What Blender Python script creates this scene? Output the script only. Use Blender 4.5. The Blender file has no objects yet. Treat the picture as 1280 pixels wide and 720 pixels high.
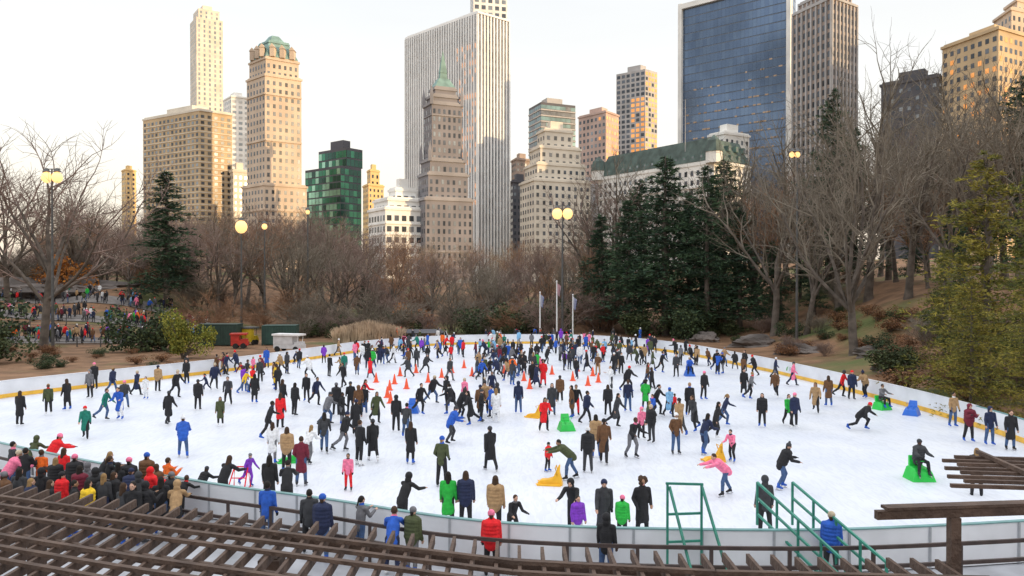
import bpy, math, random, numpy as np, time
from mathutils import Vector, Matrix
import bmesh
T0=time.time()
R=random.Random(11)
F=995.0; H=7.5; HY=350.0
def wx(px,d): return (px-640)/F*d
def wz(py,d): return H-(py-HY)/F*d
def gp(px,py,z=0.0):
    d=F*(H-z)/(py-HY); return (wx(px,d),d)
COL=bpy.context.scene.collection
def link(o): COL.objects.link(o); return o
def rad(a): return math.radians(a)
# ------------------------------------------------------------ materials
def mat(name,col,rough=0.8,ns=None,na=0.25,bump=0.0,metal=0.0,emit=None,es=1.0,col2=None,spec=0.5,coord='Object',bs=None):
    m=bpy.data.materials.new(name); m.use_nodes=True
    nt=m.node_tree; N=nt.nodes; L=nt.links; b=N['Principled BSDF']
    b.inputs['Base Color'].default_value=(*col,1); b.inputs['Roughness'].default_value=rough
    b.inputs['Metallic'].default_value=metal; b.inputs['Specular IOR Level'].default_value=spec
    if ns:
        tc=N.new('ShaderNodeTexCoord'); no=N.new('ShaderNodeTexNoise'); no.inputs['Scale'].default_value=ns
        no.inputs['Detail'].default_value=5; L.new(tc.outputs[coord],no.inputs['Vector'])
        cr=N.new('ShaderNodeValToRGB'); c2=col2 or tuple(c*(1+na) for c in col); c1=col if col2 else tuple(c*(1-na) for c in col)
        cr.color_ramp.elements[0].position=.35; cr.color_ramp.elements[1].position=.65
        cr.color_ramp.elements[0].color=(*c1,1); cr.color_ramp.elements[1].color=(*c2,1)
        L.new(no.outputs['Fac'],cr.inputs['Fac']); L.new(cr.outputs['Color'],b.inputs['Base Color'])
        if bump:
            n2=N.new('ShaderNodeTexNoise'); n2.inputs['Scale'].default_value=bs or ns*4; n2.inputs['Detail'].default_value=6
            L.new(tc.outputs[coord],n2.inputs['Vector'])
            bp=N.new('ShaderNodeBump'); bp.inputs['Strength'].default_value=bump; bp.inputs['Distance'].default_value=.1
            L.new(n2.outputs['Fac'],bp.inputs['Height']); L.new(bp.outputs['Normal'],b.inputs['Normal'])
    if emit:
        b.inputs['Emission Color'].default_value=(*emit,1); b.inputs['Emission Strength'].default_value=es
    return m
# ------------------------------------------------------------ mesh builder
class MB:
    def __init__(s): s.v=[];s.f=[];s.m=[]
    def add(s,vs,fs,m=0):
        o=len(s.v); s.v.extend(vs); s.f.extend([tuple(i+o for i in f) for f in fs]); s.m.extend([m]*len(fs))
    def box(s,x0,x1,y0,y1,z0,z1,m=0):
        s.add([(x0,y0,z0),(x1,y0,z0),(x1,y1,z0),(x0,y1,z0),(x0,y0,z1),(x1,y0,z1),(x1,y1,z1),(x0,y1,z1)],
              [(0,3,2,1),(4,5,6,7),(0,1,5,4),(1,2,6,5),(2,3,7,6),(3,0,4,7)],m)
    def beam(s,p0,p1,w,h,m=0,up=(0,0,1)):
        p0=Vector(p0);p1=Vector(p1);a=(p1-p0).normalized();u=a.cross(Vector(up))
        if u.length<1e-4:u=Vector((1,0,0))
        u.normalize();v=u.cross(a).normalized();vs=[]
        for p in (p0,p1):
            for (i,j) in ((-1,-1),(1,-1),(1,1),(-1,1)): vs.append(tuple(p+u*(i*w/2)+v*(j*h/2)))
        s.add(vs,[(0,1,2,3),(7,6,5,4),(0,4,5,1),(1,5,6,2),(2,6,7,3),(3,7,4,0)],m)
    def tube(s,pts,rs,n=6,m=0,cap=False):
        vs=[];K=len(pts)
        for k in range(K):
            p=pts[k]; a=(pts[min(k+1,K-1)]-pts[max(k-1,0)])
            if a.length<1e-9: a=Vector((0,0,1))
            a.normalize(); ref=Vector((0,0,1)) if abs(a.z)<.9 else Vector((1,0,0))
            u=a.cross(ref).normalized(); v=a.cross(u)
            for i in range(n):
                t=6.28318*i/n; vs.append(tuple(p+(u*math.cos(t)+v*math.sin(t))*rs[k]))
        fs=[]
        for k in range(K-1):
            for i in range(n):
                j=(i+1)%n; fs.append((k*n+i,k*n+j,(k+1)*n+j,(k+1)*n+i))
        if cap: fs.append(tuple(range(n))); fs.append(tuple(range((K-1)*n,K*n))[::-1])
        s.add(vs,fs,m)
    def mesh(s,name,mats,smooth=False):
        me=bpy.data.meshes.new(name); me.from_pydata(s.v,[],s.f)
        for x in mats: me.materials.append(x)
        me.polygons.foreach_set('material_index',s.m)
        if smooth: me.polygons.foreach_set('use_smooth',[True]*len(s.f))
        me.update(); return me
def obj(name,me,parent=None,loc=(0,0,0),**kw):
    o=bpy.data.objects.new(name,me); link(o); o.location=loc
    if parent: o.parent=parent
    for k,v in kw.items(): o[k]=v
    return o
def thing(o,label,cat,group=None,kind=None):
    o['label']=label;o['category']=cat
    if group:o['group']=group
    if kind:o['kind']=kind
    return o
def empty(name,loc,label,cat,group=None):
    o=bpy.data.objects.new(name,None); link(o); o.location=loc; o.empty_display_size=.3
    return thing(o,label,cat,group)
def clone(src,loc,rot,sc,group=None,label=None):
    o=src.copy(); COL.objects.link(o); o.location=loc; o.rotation_euler=(0,0,rot); o.scale=sc if isinstance(sc,tuple) else (sc,sc,sc)
    if group:o['group']=group
    if label:o['label']=label
    for c in src.children:
        k=c.copy(); COL.objects.link(k); k.parent=o
    return o
def sm(t):
    t=max(0,min(1,t)); return t*t*(3-2*t)
# ------------------------------------------------------------ camera, world, sun
sc=bpy.context.scene
cam=bpy.data.cameras.new('camera'); co=bpy.data.objects.new('camera',cam); link(co)
cam.lens=28; cam.sensor_width=36; cam.clip_end=6000; cam.clip_start=.3
co.location=(0,0,H); co.rotation_euler=(rad(90)-math.atan(10/F),0,0); sc.camera=co
sc.view_settings.view_transform='Standard'; sc.view_settings.look='None'; sc.view_settings.exposure=0
W=bpy.data.worlds.new("World"); sc.world=W; W.use_nodes=True
nt=W.node_tree;N=nt.nodes;L=nt.links;N.clear()
out=N.new('ShaderNodeOutputWorld'); bg=N.new('ShaderNodeBackground'); bg2=N.new('ShaderNodeBackground'); ad=N.new('ShaderNodeAddShader')
sky=N.new('ShaderNodeTexSky'); sky.sky_type='NISHITA'; sky.sun_disc=False; sky.sun_elevation=rad(7)
SD=Vector((0.90,-0.42,0.13)).normalized()
sky.sun_rotation=math.atan2(SD.x,SD.y); sky.air_density=1; sky.dust_density=2
L.new(sky.outputs[0],bg.inputs[0]); bg.inputs[1].default_value=0.05
tc=N.new('ShaderNodeTexCoord'); sp=N.new('ShaderNodeSeparateXYZ'); L.new(tc.outputs['Generated'],sp.inputs[0])
cr=N.new('ShaderNodeValToRGB'); e=cr.color_ramp.elements
e[0].position=0; e[0].color=(1.05,.88,.72,1); e[1].position=1; e[1].color=(1.7,1.72,1.76,1)
for p,c in ((.08,(1.03,.92,.80)),(.16,(.99,.94,.88)),(.24,(.95,.935,.91)),(.34,(.91,.915,.915)),(.5,(1.3,1.31,1.33))):
    k=e.new(p); k.color=(*c,1)
L.new(sp.outputs['Z'],cr.inputs['Fac'])
nz=N.new('ShaderNodeTexNoise'); nz.inputs['Scale'].default_value=2.2; nz.inputs['Detail'].default_value=4
mp=N.new('ShaderNodeMapping'); mp.inputs['Scale'].default_value=(1,1,5); L.new(tc.outputs['Generated'],mp.inputs[0]); L.new(mp.outputs[0],nz.inputs['Vector'])
mr=N.new('ShaderNodeMapRange'); mr.inputs[1].default_value=.3; mr.inputs[2].default_value=.7; mr.inputs[3].default_value=.965; mr.inputs[4].default_value=1.03
L.new(nz.outputs['Fac'],mr.inputs[0])
mx=N.new('ShaderNodeMix'); mx.data_type='RGBA'; mx.blend_type='MULTIPLY'; mx.inputs[0].default_value=1
L.new(cr.outputs[0],mx.inputs[6]); L.new(mr.outputs[0],mx.inputs[7]); L.new(mx.outputs[2],bg2.inputs[0]); bg2.inputs[1].default_value=1.0
L.new(bg.outputs[0],ad.inputs[0]);L.new(bg2.outputs[0],ad.inputs[1]);L.new(ad.outputs[0],out.inputs[0])
sl=bpy.data.lights.new('sun','SUN'); sl.energy=4.0; sl.angle=rad(.5); sl.color=(1,.70,.38)
so=bpy.data.objects.new('sun',sl); link(so); so.rotation_euler=SD.to_track_quat('Z','Y').to_euler()
# ------------------------------------------------------------ terrain
RK=[(-0.85,21.2),(-5.6,23.4),(-10.6,25.7),(-20.2,31.4),(-29,37.5),(-33,44),(-32.4,50),(-29.6,55),(-22.8,66),(-18.5,76),(-15.2,84),(-10,90),(-3.7,93),(5.6,93.5),(12,89.5),(17,81),(20.3,68),(21.8,59.7),(23.3,48),(23.6,41.5),(23.3,35),(21.5,27),(17,22.3),(9.7,20.6),(4,20.5)]
def catmull(P,n=6):
    o=[];K=len(P)
    for i in range(K):
        p0,p1,p2,p3=[np.array(P[(i+j-1)%K]) for j in range(4)]
        for k in range(n):
            t=k/n; o.append(tuple(.5*((2*p1)+(p2-p0)*t+(2*p0-5*p1+4*p2-p3)*t*t+(3*p1-p0-3*p2+p3)*t**3)))
    return o
RP=catmull(RK,6)
def area(P): return .5*sum(P[i][0]*P[(i+1)%len(P)][1]-P[(i+1)%len(P)][0]*P[i][1] for i in range(len(P)))
if area(RP)<0: RP=RP[::-1]
def inside(x,y,P=RP):
    c=False;j=len(P)-1
    for i in range(len(P)):
        xi,yi=P[i];xj,yj=P[j]
        if (yi>y)!=(yj>y) and x<(xj-xi)*(y-yi)/(yj-yi)+xi:c=not c
        j=i
    return c
def edge_d(x,y):
    return min((x-a)**2+(y-b)**2 for a,b in RP)**.5
def offs(d):
    o=[];K=len(RP)
    for i in range(K):
        a=RP[i-1];b=RP[(i+1)%K]; tx,ty=b[0]-a[0],b[1]-a[1]; l=math.hypot(tx,ty)
        o.append((RP[i][0]+ty/l*d,RP[i][1]-tx/l*d))
    return o
def hgt(x,y):
    h=7.0*sm((x-26)/24)*sm((y-28)/24)+2.5*sm((x-50)/40)*sm((y-40)/30)
    h+=sm((y-97)/60)*3.2*(1-.6*sm((x-27)/20))+sm((y-150)/110)*3.0
    h+=4.5*sm((-x-36)/26)*sm((y-84)/40)
    h+=5.6*sm((6-y)/6)
    w=sm((h)/1.0)
    h+=w*.3*(math.sin(x*.31+1.3*math.sin(y*.17))+math.sin(y*.27+x*.11))
    if y>300: h*= max(0,1-(y-300)/60)
    return h-.05
xs=sorted(set([-3000,-1500,-800,-500,-300]+[round(v,1) for v in np.arange(-220,221,3.0)]+[300,500,800,1500,3000]))
ys=sorted(set([-900,-200,-60,-20]+[round(v,1) for v in np.arange(-6,240,3.0)]+[250,280,300,330,360,500,900,1800,4000]))
mb=MB(); vs=[(x,y,hgt(x,y)) for y in ys for x in xs]; nx=len(xs)
mb.add(vs,[(j*nx+i,j*nx+i+1,(j+1)*nx+i+1,(j+1)*nx+i) for j in range(len(ys)-1) for i in range(nx-1)])
mg=mat('leaf_litter_ground',(.14,.075,.038),.95,.5,bump=.9,bs=3.0,col2=(.27,.15,.08))
n_=mg.node_tree; nn=n_.nodes; ll=n_.links; b_=nn['Principled BSDF']; cr_=[q for q in nn if q.type=='VALTORGB'][0]
no_=nn.new('ShaderNodeTexNoise'); no_.inputs['Scale'].default_value=.06; no_.inputs['Detail'].default_value=8
tc_=[q for q in nn if q.type=='TEX_COORD'][0]; ll.new(tc_.outputs['Object'],no_.inputs['Vector'])
mr_=nn.new('ShaderNodeMapRange'); mr_.inputs[1].default_value=.53; mr_.inputs[2].default_value=.62; ll.new(no_.outputs['Fac'],mr_.inputs[0])
mx_=nn.new('ShaderNodeMix'); mx_.data_type='RGBA'; ll.new(mr_.outputs[0],mx_.inputs[0]); ll.new(cr_.outputs[0],mx_.inputs[6]); mx_.inputs[7].default_value=(.10,.12,.035,1); ll.new(mx_.outputs[2],b_.inputs['Base Color'])
thing(obj('ground',mb.mesh('ground',[mg],True)),'brown leaf-covered park ground with grass patches','ground',kind='structure')
mb=MB()
mp_=mat('wet_pavement',(.36,.37,.40),.45,.6,.3,bump=.2)
PX=[(-60,8),(45,8),(45,27),(27,31),(25.5,40),(20,40),(-34,40),(-60,46)]
mb.add([(x,y,-.035) for x,y in PX],[tuple(range(len(PX)))])
thing(obj('pavement',mb.mesh('pavement',[mp_])),'pale wet paved terrace beside the skating rink','pavement',kind='structure')
mice=mat('ice',(.66,.70,.79),.42,.35,bump=.12,bs=9,col2=(.74,.77,.83),spec=.35)
q=mice.node_tree; nn=q.nodes; ll=q.links; b_=nn['Principled BSDF']; cr_=[z for z in nn if z.type=='VALTORGB'][0]
tc_=[z for z in nn if z.type=='TEX_COORD'][0]
vo=nn.new('ShaderNodeTexNoise'); vo.inputs['Scale'].default_value=1.3; vo.inputs['Detail'].default_value=9; vo.inputs['Distortion'].default_value=2.5
m1=nn.new('ShaderNodeMapping'); m1.inputs['Scale'].default_value=(2.5,.5,1); m1.inputs['Rotation'].default_value=(0,0,.5); ll.new(tc_.outputs['Object'],m1.inputs[0]); ll.new(m1.outputs[0],vo.inputs['Vector'])
mr_=nn.new('ShaderNodeMapRange'); mr_.inputs[1].default_value=.44; mr_.inputs[2].default_value=.5; mr_.inputs[3].default_value=.93; mr_.inputs[4].default_value=1.0; ll.new(vo.outputs['Fac'],mr_.inputs[0])
mx_=nn.new('ShaderNodeMix'); mx_.data_type='RGBA'; mx_.blend_type='MULTIPLY'; mx_.inputs[0].default_value=1; ll.new(cr_.outputs[0],mx_.inputs[6]); ll.new(mr_.outputs[0],mx_.inputs[7]); ll.new(mx_.outputs[2],b_.inputs['Base Color'])
mb=MB(); I=offs(.05); mb.add([(x,y,0) for x,y in I],[tuple(range(len(I)))])
thing(obj('ice',mb.mesh('ice',[mice])),'white scratched ice surface of the skating rink','ice rink',kind='structure')
mwht=mat('board_white',(.74,.76,.8),.4,.8,.08); myel=mat('board_kick_yellow',(.80,.46,.05),.5,2,.12); mteal=mat('board_rail_teal',(.16,.32,.32),.4,2,.15)
def strip(mb,A,B,z0,z1,m=0,sel=None):
    K=len(A)
    for i in range(K):
        j=(i+1)%K
        if sel and not sel(A[i]): continue
        a,b,c,d=A[i],A[j],B[j],B[i]
        mb.add([(a[0],a[1],z0),(b[0],b[1],z0),(c[0],c[1],z0),(d[0],d[1],z0),(a[0],a[1],z1),(b[0],b[1],z1),(c[0],c[1],z1),(d[0],d[1],z1)],
          [(0,3,2,1),(4,5,6,7),(0,1,5,4),(2,3,7,6)],m)
E=empty('rink_barrier',(0,0,0),'white rink barrier with yellow kick plate around the ice','barrier')
mb=MB(); strip(mb,offs(0),offs(.1),0,1.08); obj('barrier_panel',mb.mesh('barrier_panel',[mwht]),E)
mb=MB(); strip(mb,offs(-.02),offs(.003),.01,.26); obj('kick_plate',mb.mesh('kick_plate',[myel]),E)
mb=MB(); strip(mb,offs(-.02),offs(.12),1.08,1.11,sel=lambda p:p[1]<40); obj('top_rail',mb.mesh('top_rail',[mteal]),E)
mb=MB(); strip(mb,offs(-.03),offs(.13),1.08,1.12,sel=lambda p:p[1]>=40); obj('top_rail',mb.mesh('top_rail',[mwht]),E)
mseam=mat('seam_grey',(.35,.37,.4),.6,3,.1)
mb=MB(); mb.box(-.03,.03,-.03,.03,.0,1.07); sme=mb.mesh('seam',[mseam]); A=offs(.102)
for i in range(0,len(A),2):
    if A[i][1]<48: obj('seam',sme,E,(A[i][0],A[i][1],0))
mtx=mat('sign_text_grey',(.25,.28,.32),.6,4,.1); mgl=mat('sign_leaf_green',(.15,.4,.15),.6,4,.1)
fc=bpy.data.curves.new('sign_lettering','FONT'); fc.body='FLAG'; fc.size=.42; fc.extrude=.004
to=bpy.data.objects.new('t',fc); link(to); dg=bpy.context.evaluated_depsgraph_get(); tm=bpy.data.meshes.new_from_object(to.evaluated_get(dg)); bpy.data.objects.remove(to)
tm.materials.clear(); tm.materials.append(mtx)
p0=Vector((21.33,62.0,0.48)); dr=Vector((22.35-21.1,56-64,0)).normalized()
Mx=Matrix((dr,Vector((0,0,1)),dr.cross(Vector((0,0,1))))).transposed().to_4x4()
to=obj('sign_lettering',tm,E); to.matrix_local=Matrix.Translation(p0+dr*.7+Vector((-.06,0,0)))@Mx
mb=MB(); mb.add([(0,0,0),(.2,-.02,0),(.36,.36,0),(.1,.22,0)],[(0,1,2,3)]); to=obj('sign_emblem',mb.mesh('sign_emblem',[mgl]),E); to.matrix_local=Matrix.Translation(p0+dr*.15+Vector((-.06,0,0)))@Mx
mdk=mat('brown_painted_metal',(.05,.032,.028),.55,3,.3)
E=empty('railing',(0,0,0),'dark brown metal railing outside the rink barrier','railing')
A=[p for p in offs(1.25) if p[1]<32 and p[0]<20]; A.sort(key=lambda p:p[0])
for z in (1.02,.55):
    mb=MB()
    for a,b in zip(A,A[1:]): mb.beam((*a,z),(*b,z),.07,.09)
    obj('rail',mb.mesh('rail',[mdk]),E)
for i in range(0,len(A),2):
    mb=MB(); mb.box(-.04,.04,-.04,.04,-.035,.98); obj('post',mb.mesh('post',[mdk]),E,(A[i][0],A[i][1],0))
# ------------------------------------------------------------ buildings
g_dk=mat('glass_dark',(.045,.055,.07),.15,.3,.3,metal=.3); g_md=mat('glass_mid',(.10,.115,.14),.15,.3,.3,metal=.3); g_lt=mat('glass_light',(.24,.27,.30),.15,.3,.2,metal=.3)
g_wm=mat('glass_painted_sunset',(.85,.36,.10),.2,.2,.3,emit=(1,.40,.10),es=.45); g_yl=mat('glass_painted_gold_light',(.5,.38,.2),.3,.2,.2,emit=(1,.75,.35),es=.3)  # orange and yellow sunset reflections painted as colour and glow in the glass
g_bl=mat('glass_blue',(.105,.155,.245),.18,.03,.30,metal=.5); g_bl2=mat('glass_blue_pale',(.115,.167,.255),.18,.03,.3,metal=.5); g_bl3=mat('glass_blue_deep',(.095,.142,.23),.18,.03,.3,metal=.5)
g_am=mat('glass_amber_glint',(.34,.24,.17),.2,.1,.3,metal=.5)  # amber tint for sunset glints painted on the blue tower
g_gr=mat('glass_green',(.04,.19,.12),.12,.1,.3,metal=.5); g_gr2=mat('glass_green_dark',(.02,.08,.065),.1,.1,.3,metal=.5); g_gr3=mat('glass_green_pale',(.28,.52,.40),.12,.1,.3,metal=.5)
g_te=mat('glass_teal',(.11,.19,.22),.15,.1,.3,metal=.4); g_pale=mat('glass_pale',(.40,.40,.40),.2,.3,.15,metal=.2)
def stone(n,c,a=.12): return mat(n,c,.85,.12,a,bump=.3,bs=1.5)
s_tan=stone('brick_tan',(.52,.39,.24)); s_crm=stone('stone_cream',(.66,.60,.51)); s_wht=stone('stone_white',(.76,.75,.72)); s_pier=stone('limestone_buff',(.56,.45,.35))
s_drk=stone('stone_dark_grey',(.205,.195,.21)); s_drk2=stone('stone_dark_trim',(.27,.26,.27)); s_gry=stone('stone_grey',(.40,.39,.39)); s_pnk=stone('brick_pink_tan',(.50,.37,.32)); s_gld=stone('stone_gold',(.70,.50,.24)); s_blk=stone('dark_cladding',(.10,.10,.115)); s_brn=stone('brick_brown',(.33,.26,.22))
s_cop=mat('copper_green',(.17,.28,.26),.7,.3,.25); s_slate=mat('copper_grey_green',(.075,.11,.10),.75,.4,.3); s_dgr=mat('copper_dark_green',(.09,.16,.14),.75,.4,.3)
def fpscale(fp,s,ox=0,oy=0):
    cx=sum(p[0] for p in fp)/4; cy=sum(p[1] for p in fp)/4
    return [(cx+ox+(p[0]-cx)*s, cy+oy+(p[1]-cy)*s) for p in fp]
def prism(mb,fa,za,fb,zb,m=0,bottom=False):
    vs=[(x,y,za) for x,y in fa]+[(x,y,zb) for x,y in fb]; n=len(fa)
    fs=[(i,(i+1)%n,n+(i+1)%n,n+i) for i in range(n)]+[tuple(range(n,2*n))]
    if bottom: fs.append(tuple(range(n))[::-1])
    mb.add(vs,fs,m)
def tower(kind,label,Lp,Mp,Rp,tiers,wall,bay=3.2,st=3.4,wf=.5,hf=.55,glass=None,rglass=None,pier=None,band=None,cornice=True,pm=None,cat='building',box=True,glow=None):
    l=np.array([wx(*Lp),Lp[1]]);m=np.array([wx(*Mp),Mp[1]]);r=np.array([wx(*Rp),Rp[1]]); d=l+r-m
    fp=[tuple(m),tuple(r),tuple(d),tuple(l)]
    glass=glass or [g_dk,g_dk,g_md,g_md,g_lt]; rglass=rglass or glass
    gm=list(dict.fromkeys(glass+rglass+([g_wm] if glow else [])))
    E=empty(kind,(0,0,0),label,cat)
    wb=MB();gb=MB();pb=MB();cb=MB(); z0=0; info=[]
    for (py,s,*o) in tiers:
        z1=wz(py,Mp[1]); f=fpscale(fp,s,*(o or []))
        prism(wb,f,z0,f,z1)
        for i,(a,b) in enumerate(((f[3],f[0]),(f[0],f[1]))):
            a=np.array(a);b=np.array(b); ln=np.linalg.norm(b-a)
            if ln<1.5: continue
            u=(b-a)/ln; n=np.array([u[1],-u[0]]); nb=max(1,round(ln/bay)); bw=ln/nb; gs=glass if i==0 else rglass
            nf=max(1,round((z1-1.0-z0)/st)); fh=(z1-1.0-z0)/nf
            for k in range(nf):
                zz=z0+k*fh
                if zz+fh<8: continue
                for j in range(nb):
                    c=a+u*(j+.5)*bw+n*.07; w=bw*wf/2; p=c-u*w;q_=c+u*w; za=zz+fh*(1-hf)*.5; zb=za+fh*hf
                    g=R.choice(gs)
                    if glow and i==glow[0] and glow[1]<(j+.5)/nb<glow[2] and glow[3]<zz<glow[4] and R.random()<glow[5]: g=g_wm  # painted patch of reflected sunset on part of the facade
                    gb.add([(p[0],p[1],za),(q_[0],q_[1],za),(q_[0],q_[1],zb),(p[0],p[1],zb)],[(0,1,2,3)],gm.index(g))
                if band and k%band[0]==0:
                    p=a+n*(band[1]/2-.02);q_=b+n*(band[1]/2-.02); pb.beam((p[0],p[1],zz),(q_[0],q_[1],zz),band[1],band[2])
            if pier:
                for j in range(nb+1):
                    c=a+u*j*bw+n*pier[1]*.5; pb.beam((c[0],c[1],z0),(c[0],c[1],z1-.3),pier[0],pier[1],up=(n[0],n[1],0))
        if cornice:
            fc_=fpscale(f,1+1.2/max(12,abs(f[1][0]-f[3][0]))); prism(cb,fc_,z1,fc_,z1+.9,bottom=True)
            fi=fpscale(f,.97); prism(cb,fi,z1+.9,fi,z1+1.5)
        info.append((f,z1)); z0=z1
    if box:
        f,z1=info[-1]; fi=fpscale(f,.45); prism(cb,fi,z1+1.5 if cornice else z1,fi,z1+5)
    obj('wall',wb.mesh('wall',[wall]),E)
    obj('window',gb.mesh('window',gm),E,kind='stuff')
    if pb.f: obj('pier' if pier else 'string_course',pb.mesh('pier',[pm or wall]),E,kind='stuff')
    if cb.f: obj('roof',cb.mesh('roof',[pm or wall]),E)
    return E,fp,info
tower('skyscraper','very slender cream stone skyscraper with notched top',(239,720),(247,700),(280,712),[(22,1),(10,.8)],s_crm,4.2,4.2,.34,.6,cornice=False,glass=[g_pale,g_lt,g_lt])
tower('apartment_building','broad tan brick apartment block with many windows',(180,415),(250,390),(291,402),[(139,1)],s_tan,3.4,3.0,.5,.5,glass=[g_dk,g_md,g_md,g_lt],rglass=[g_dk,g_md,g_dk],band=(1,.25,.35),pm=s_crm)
tower('office_building','pale bright white tower between two apartment towers',(280,620),(290,605),(313,612),[(122,1)],s_wht,4,4,.6,.5,glass=[g_lt,g_pale,g_pale])
tower('office_building','small distant pale golden tower',(153,700),(158,690),(171,700),[(213,1)],s_gld,5,4,.4,.5)
tower('apartment_building','small pale stone building beside the hotel tower',(288,400),(292,395),(311,400),[(215,1)],s_crm,3,3.2,.4,.5)
E,fp,inf=tower('hotel_tower','tall buff stone hotel tower with green copper roof',(303,366),(330,352),(384,364),[(232,1),(94,.84),(72,.76)],s_pier,2.7,3.3,.42,.52,band=(6,.5,.7),box=False,glass=[g_dk,g_md,g_md])
f,z1=inf[-1]; mb=MB(); zt=wz(48,352)
prism(mb,fpscale(f,.98),z1+1.5,fpscale(f,.62),zt); prism(mb,fpscale(f,.66),zt,fpscale(f,.6),zt+1.2); prism(mb,fpscale(f,.45),zt+1.2,fpscale(f,.2),wz(36,352))
obj('copper_roof',mb.mesh('copper_roof',[s_cop]),E)
for i in ((3,0),(0,1)):
    a=np.array(f[i[0]]);b=np.array(f[i[1]])
    for t in (.2,.5,.8):
        c=a+(b-a)*t; mb=MB(); mb.box(c[0]-1,c[0]+1,c[1]-1,c[1]+2.5,z1+1.5,z1+5.5); mb.add([(c[0]-1.3,c[1]-1.2,z1+5.5),(c[0]+1.3,c[1]-1.2,z1+5.5),(c[0],c[1]-1.2,z1+7.2),(c[0]-1.3,c[1]+2.5,z1+5.5),(c[0]+1.3,c[1]+2.5,z1+5.5),(c[0],c[1]+2.5,z1+7.2)],[(0,1,2),(5,4,3),(1,4,5,2),(0,2,5,3)]); obj('dormer',mb.mesh('dormer',[s_pier]),E)
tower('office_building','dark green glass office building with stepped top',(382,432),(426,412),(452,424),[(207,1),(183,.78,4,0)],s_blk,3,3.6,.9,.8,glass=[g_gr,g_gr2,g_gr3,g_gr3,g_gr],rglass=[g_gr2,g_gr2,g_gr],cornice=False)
tower('office_building','narrow gold-lit masonry tower with small crown',(454,520),(461,508),(480,518),[(232,1),(213,.6)],s_gld,3.5,3.5,.4,.5)
tower('office_building','white banded low building with stepped upper floors',(461,312),(482,298),(546,308),[(262,1),(250,.85),(236,.4)],s_wht,3.0,3.9,.6,.5,band=(1,.4,.5))
E,fp,inf=tower('hotel_tower','dark gothic stone tower with slim green copper spire',(517,312),(532,300),(591,308),[(250,1),(218,.84),(200,.74),(128,.64),(118,.54),(108,.44)],s_drk,2.2,3.1,.42,.58,glass=[g_dk,g_md,g_lt,g_md],box=False,band=(6,.3,.45),pm=s_drk2)
f,z1=inf[-1]; mb=MB(); prism(mb,fpscale(f,.95),z1+1.5,fpscale(f,.50),wz(92,300)); prism(mb,fpscale(f,.36),wz(92,300),fpscale(f,.30),wz(84,300)); prism(mb,fpscale(f,.34),wz(84,300),fpscale(f,.03),wz(56,300)); obj('copper_spire',mb.mesh('copper_spire',[s_cop]),E)
for (ff,zz) in (inf[2],inf[3]):
  for p in ff:
    mb=MB(); mb.box(p[0]-.6,p[0]+.6,p[1]-.6,p[1]+.6,zz,zz+4); prism(mb,[(p[0]-.6,p[1]-.6),(p[0]+.6,p[1]-.6),(p[0]+.6,p[1]+.6),(p[0]-.6,p[1]+.6)],zz+4,[(p[0]-.05,p[1]-.05),(p[0]+.05,p[1]-.05),(p[0]+.05,p[1]+.05),(p[0]-.05,p[1]+.05)],zz+7.5); obj('pinnacle',mb.mesh('pinnacle',[s_drk2]),E)
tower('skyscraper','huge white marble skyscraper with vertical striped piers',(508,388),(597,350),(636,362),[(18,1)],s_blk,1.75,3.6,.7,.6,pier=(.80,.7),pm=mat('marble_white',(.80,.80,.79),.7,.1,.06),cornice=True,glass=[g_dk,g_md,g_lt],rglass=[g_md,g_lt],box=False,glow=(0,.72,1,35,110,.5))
tower('skyscraper','white gridded skyscraper rising behind striped tower',(588,540),(592,520),(634,526),[(-14,1)],s_wht,5,4.5,.6,.6,glass=[g_lt,g_md])
tower('apartment_building','narrow dark building between taller towers',(636,420),(641,408),(662,414),[(228,1)],s_blk,3,3.4,.5,.5)
tower('office_building','narrow brown stone tower partly hidden by others',(639,520),(645,508),(664,515),[(200,1)],s_brn,3,3.4,.5,.5)
tower('office_building','teal glass office tower with horizontal window bands',(661,570),(676,548),(719,560),[(128,1)],s_blk,4,4,.95,.62,glass=[g_te,g_te,g_md],rglass=[g_te,g_md],cornice=False,band=(1,.5,.9),pm=s_gry)
tower('apartment_building','cream stepped apartment tower with setbacks',(650,344),(668,326),(738,338),[(226,1),(205,.86),(183,.72),(160,.5)],s_crm,3.0,3.2,.42,.52,glass=[g_dk,g_md,g_md])
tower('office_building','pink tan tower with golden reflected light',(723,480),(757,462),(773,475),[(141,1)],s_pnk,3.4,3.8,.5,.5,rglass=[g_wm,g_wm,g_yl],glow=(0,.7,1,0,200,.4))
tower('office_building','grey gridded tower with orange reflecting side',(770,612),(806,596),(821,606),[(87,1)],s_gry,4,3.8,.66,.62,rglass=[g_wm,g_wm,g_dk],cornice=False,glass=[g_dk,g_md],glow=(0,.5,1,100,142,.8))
tower('apartment_building','pale stone block behind the green roofed hotel',(885,330),(905,322),(936,330),[(168,1)],s_wht,3,3.4,.4,.5)
tower('office_building','low grey stone building above the trees',(700,400),(715,390),(752,398),[(232,1)],s_gry,3,3.4,.5,.5)
E,fp,inf=tower('hotel_building','pale stone hotel with long green mansard roof',(748,336),(892,285),(938,300),[(204,1)],s_wht,2.9,3.4,.45,.55,box=False,band=(3,.5,.6))
f,z1=inf[-1]; zt=wz(170,285); mb=MB(); prism(mb,fpscale(f,.99),z1+1.5,fpscale(f,.86),zt); obj('mansard_roof',mb.mesh('mansard_roof',[s_slate]),E)
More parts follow.
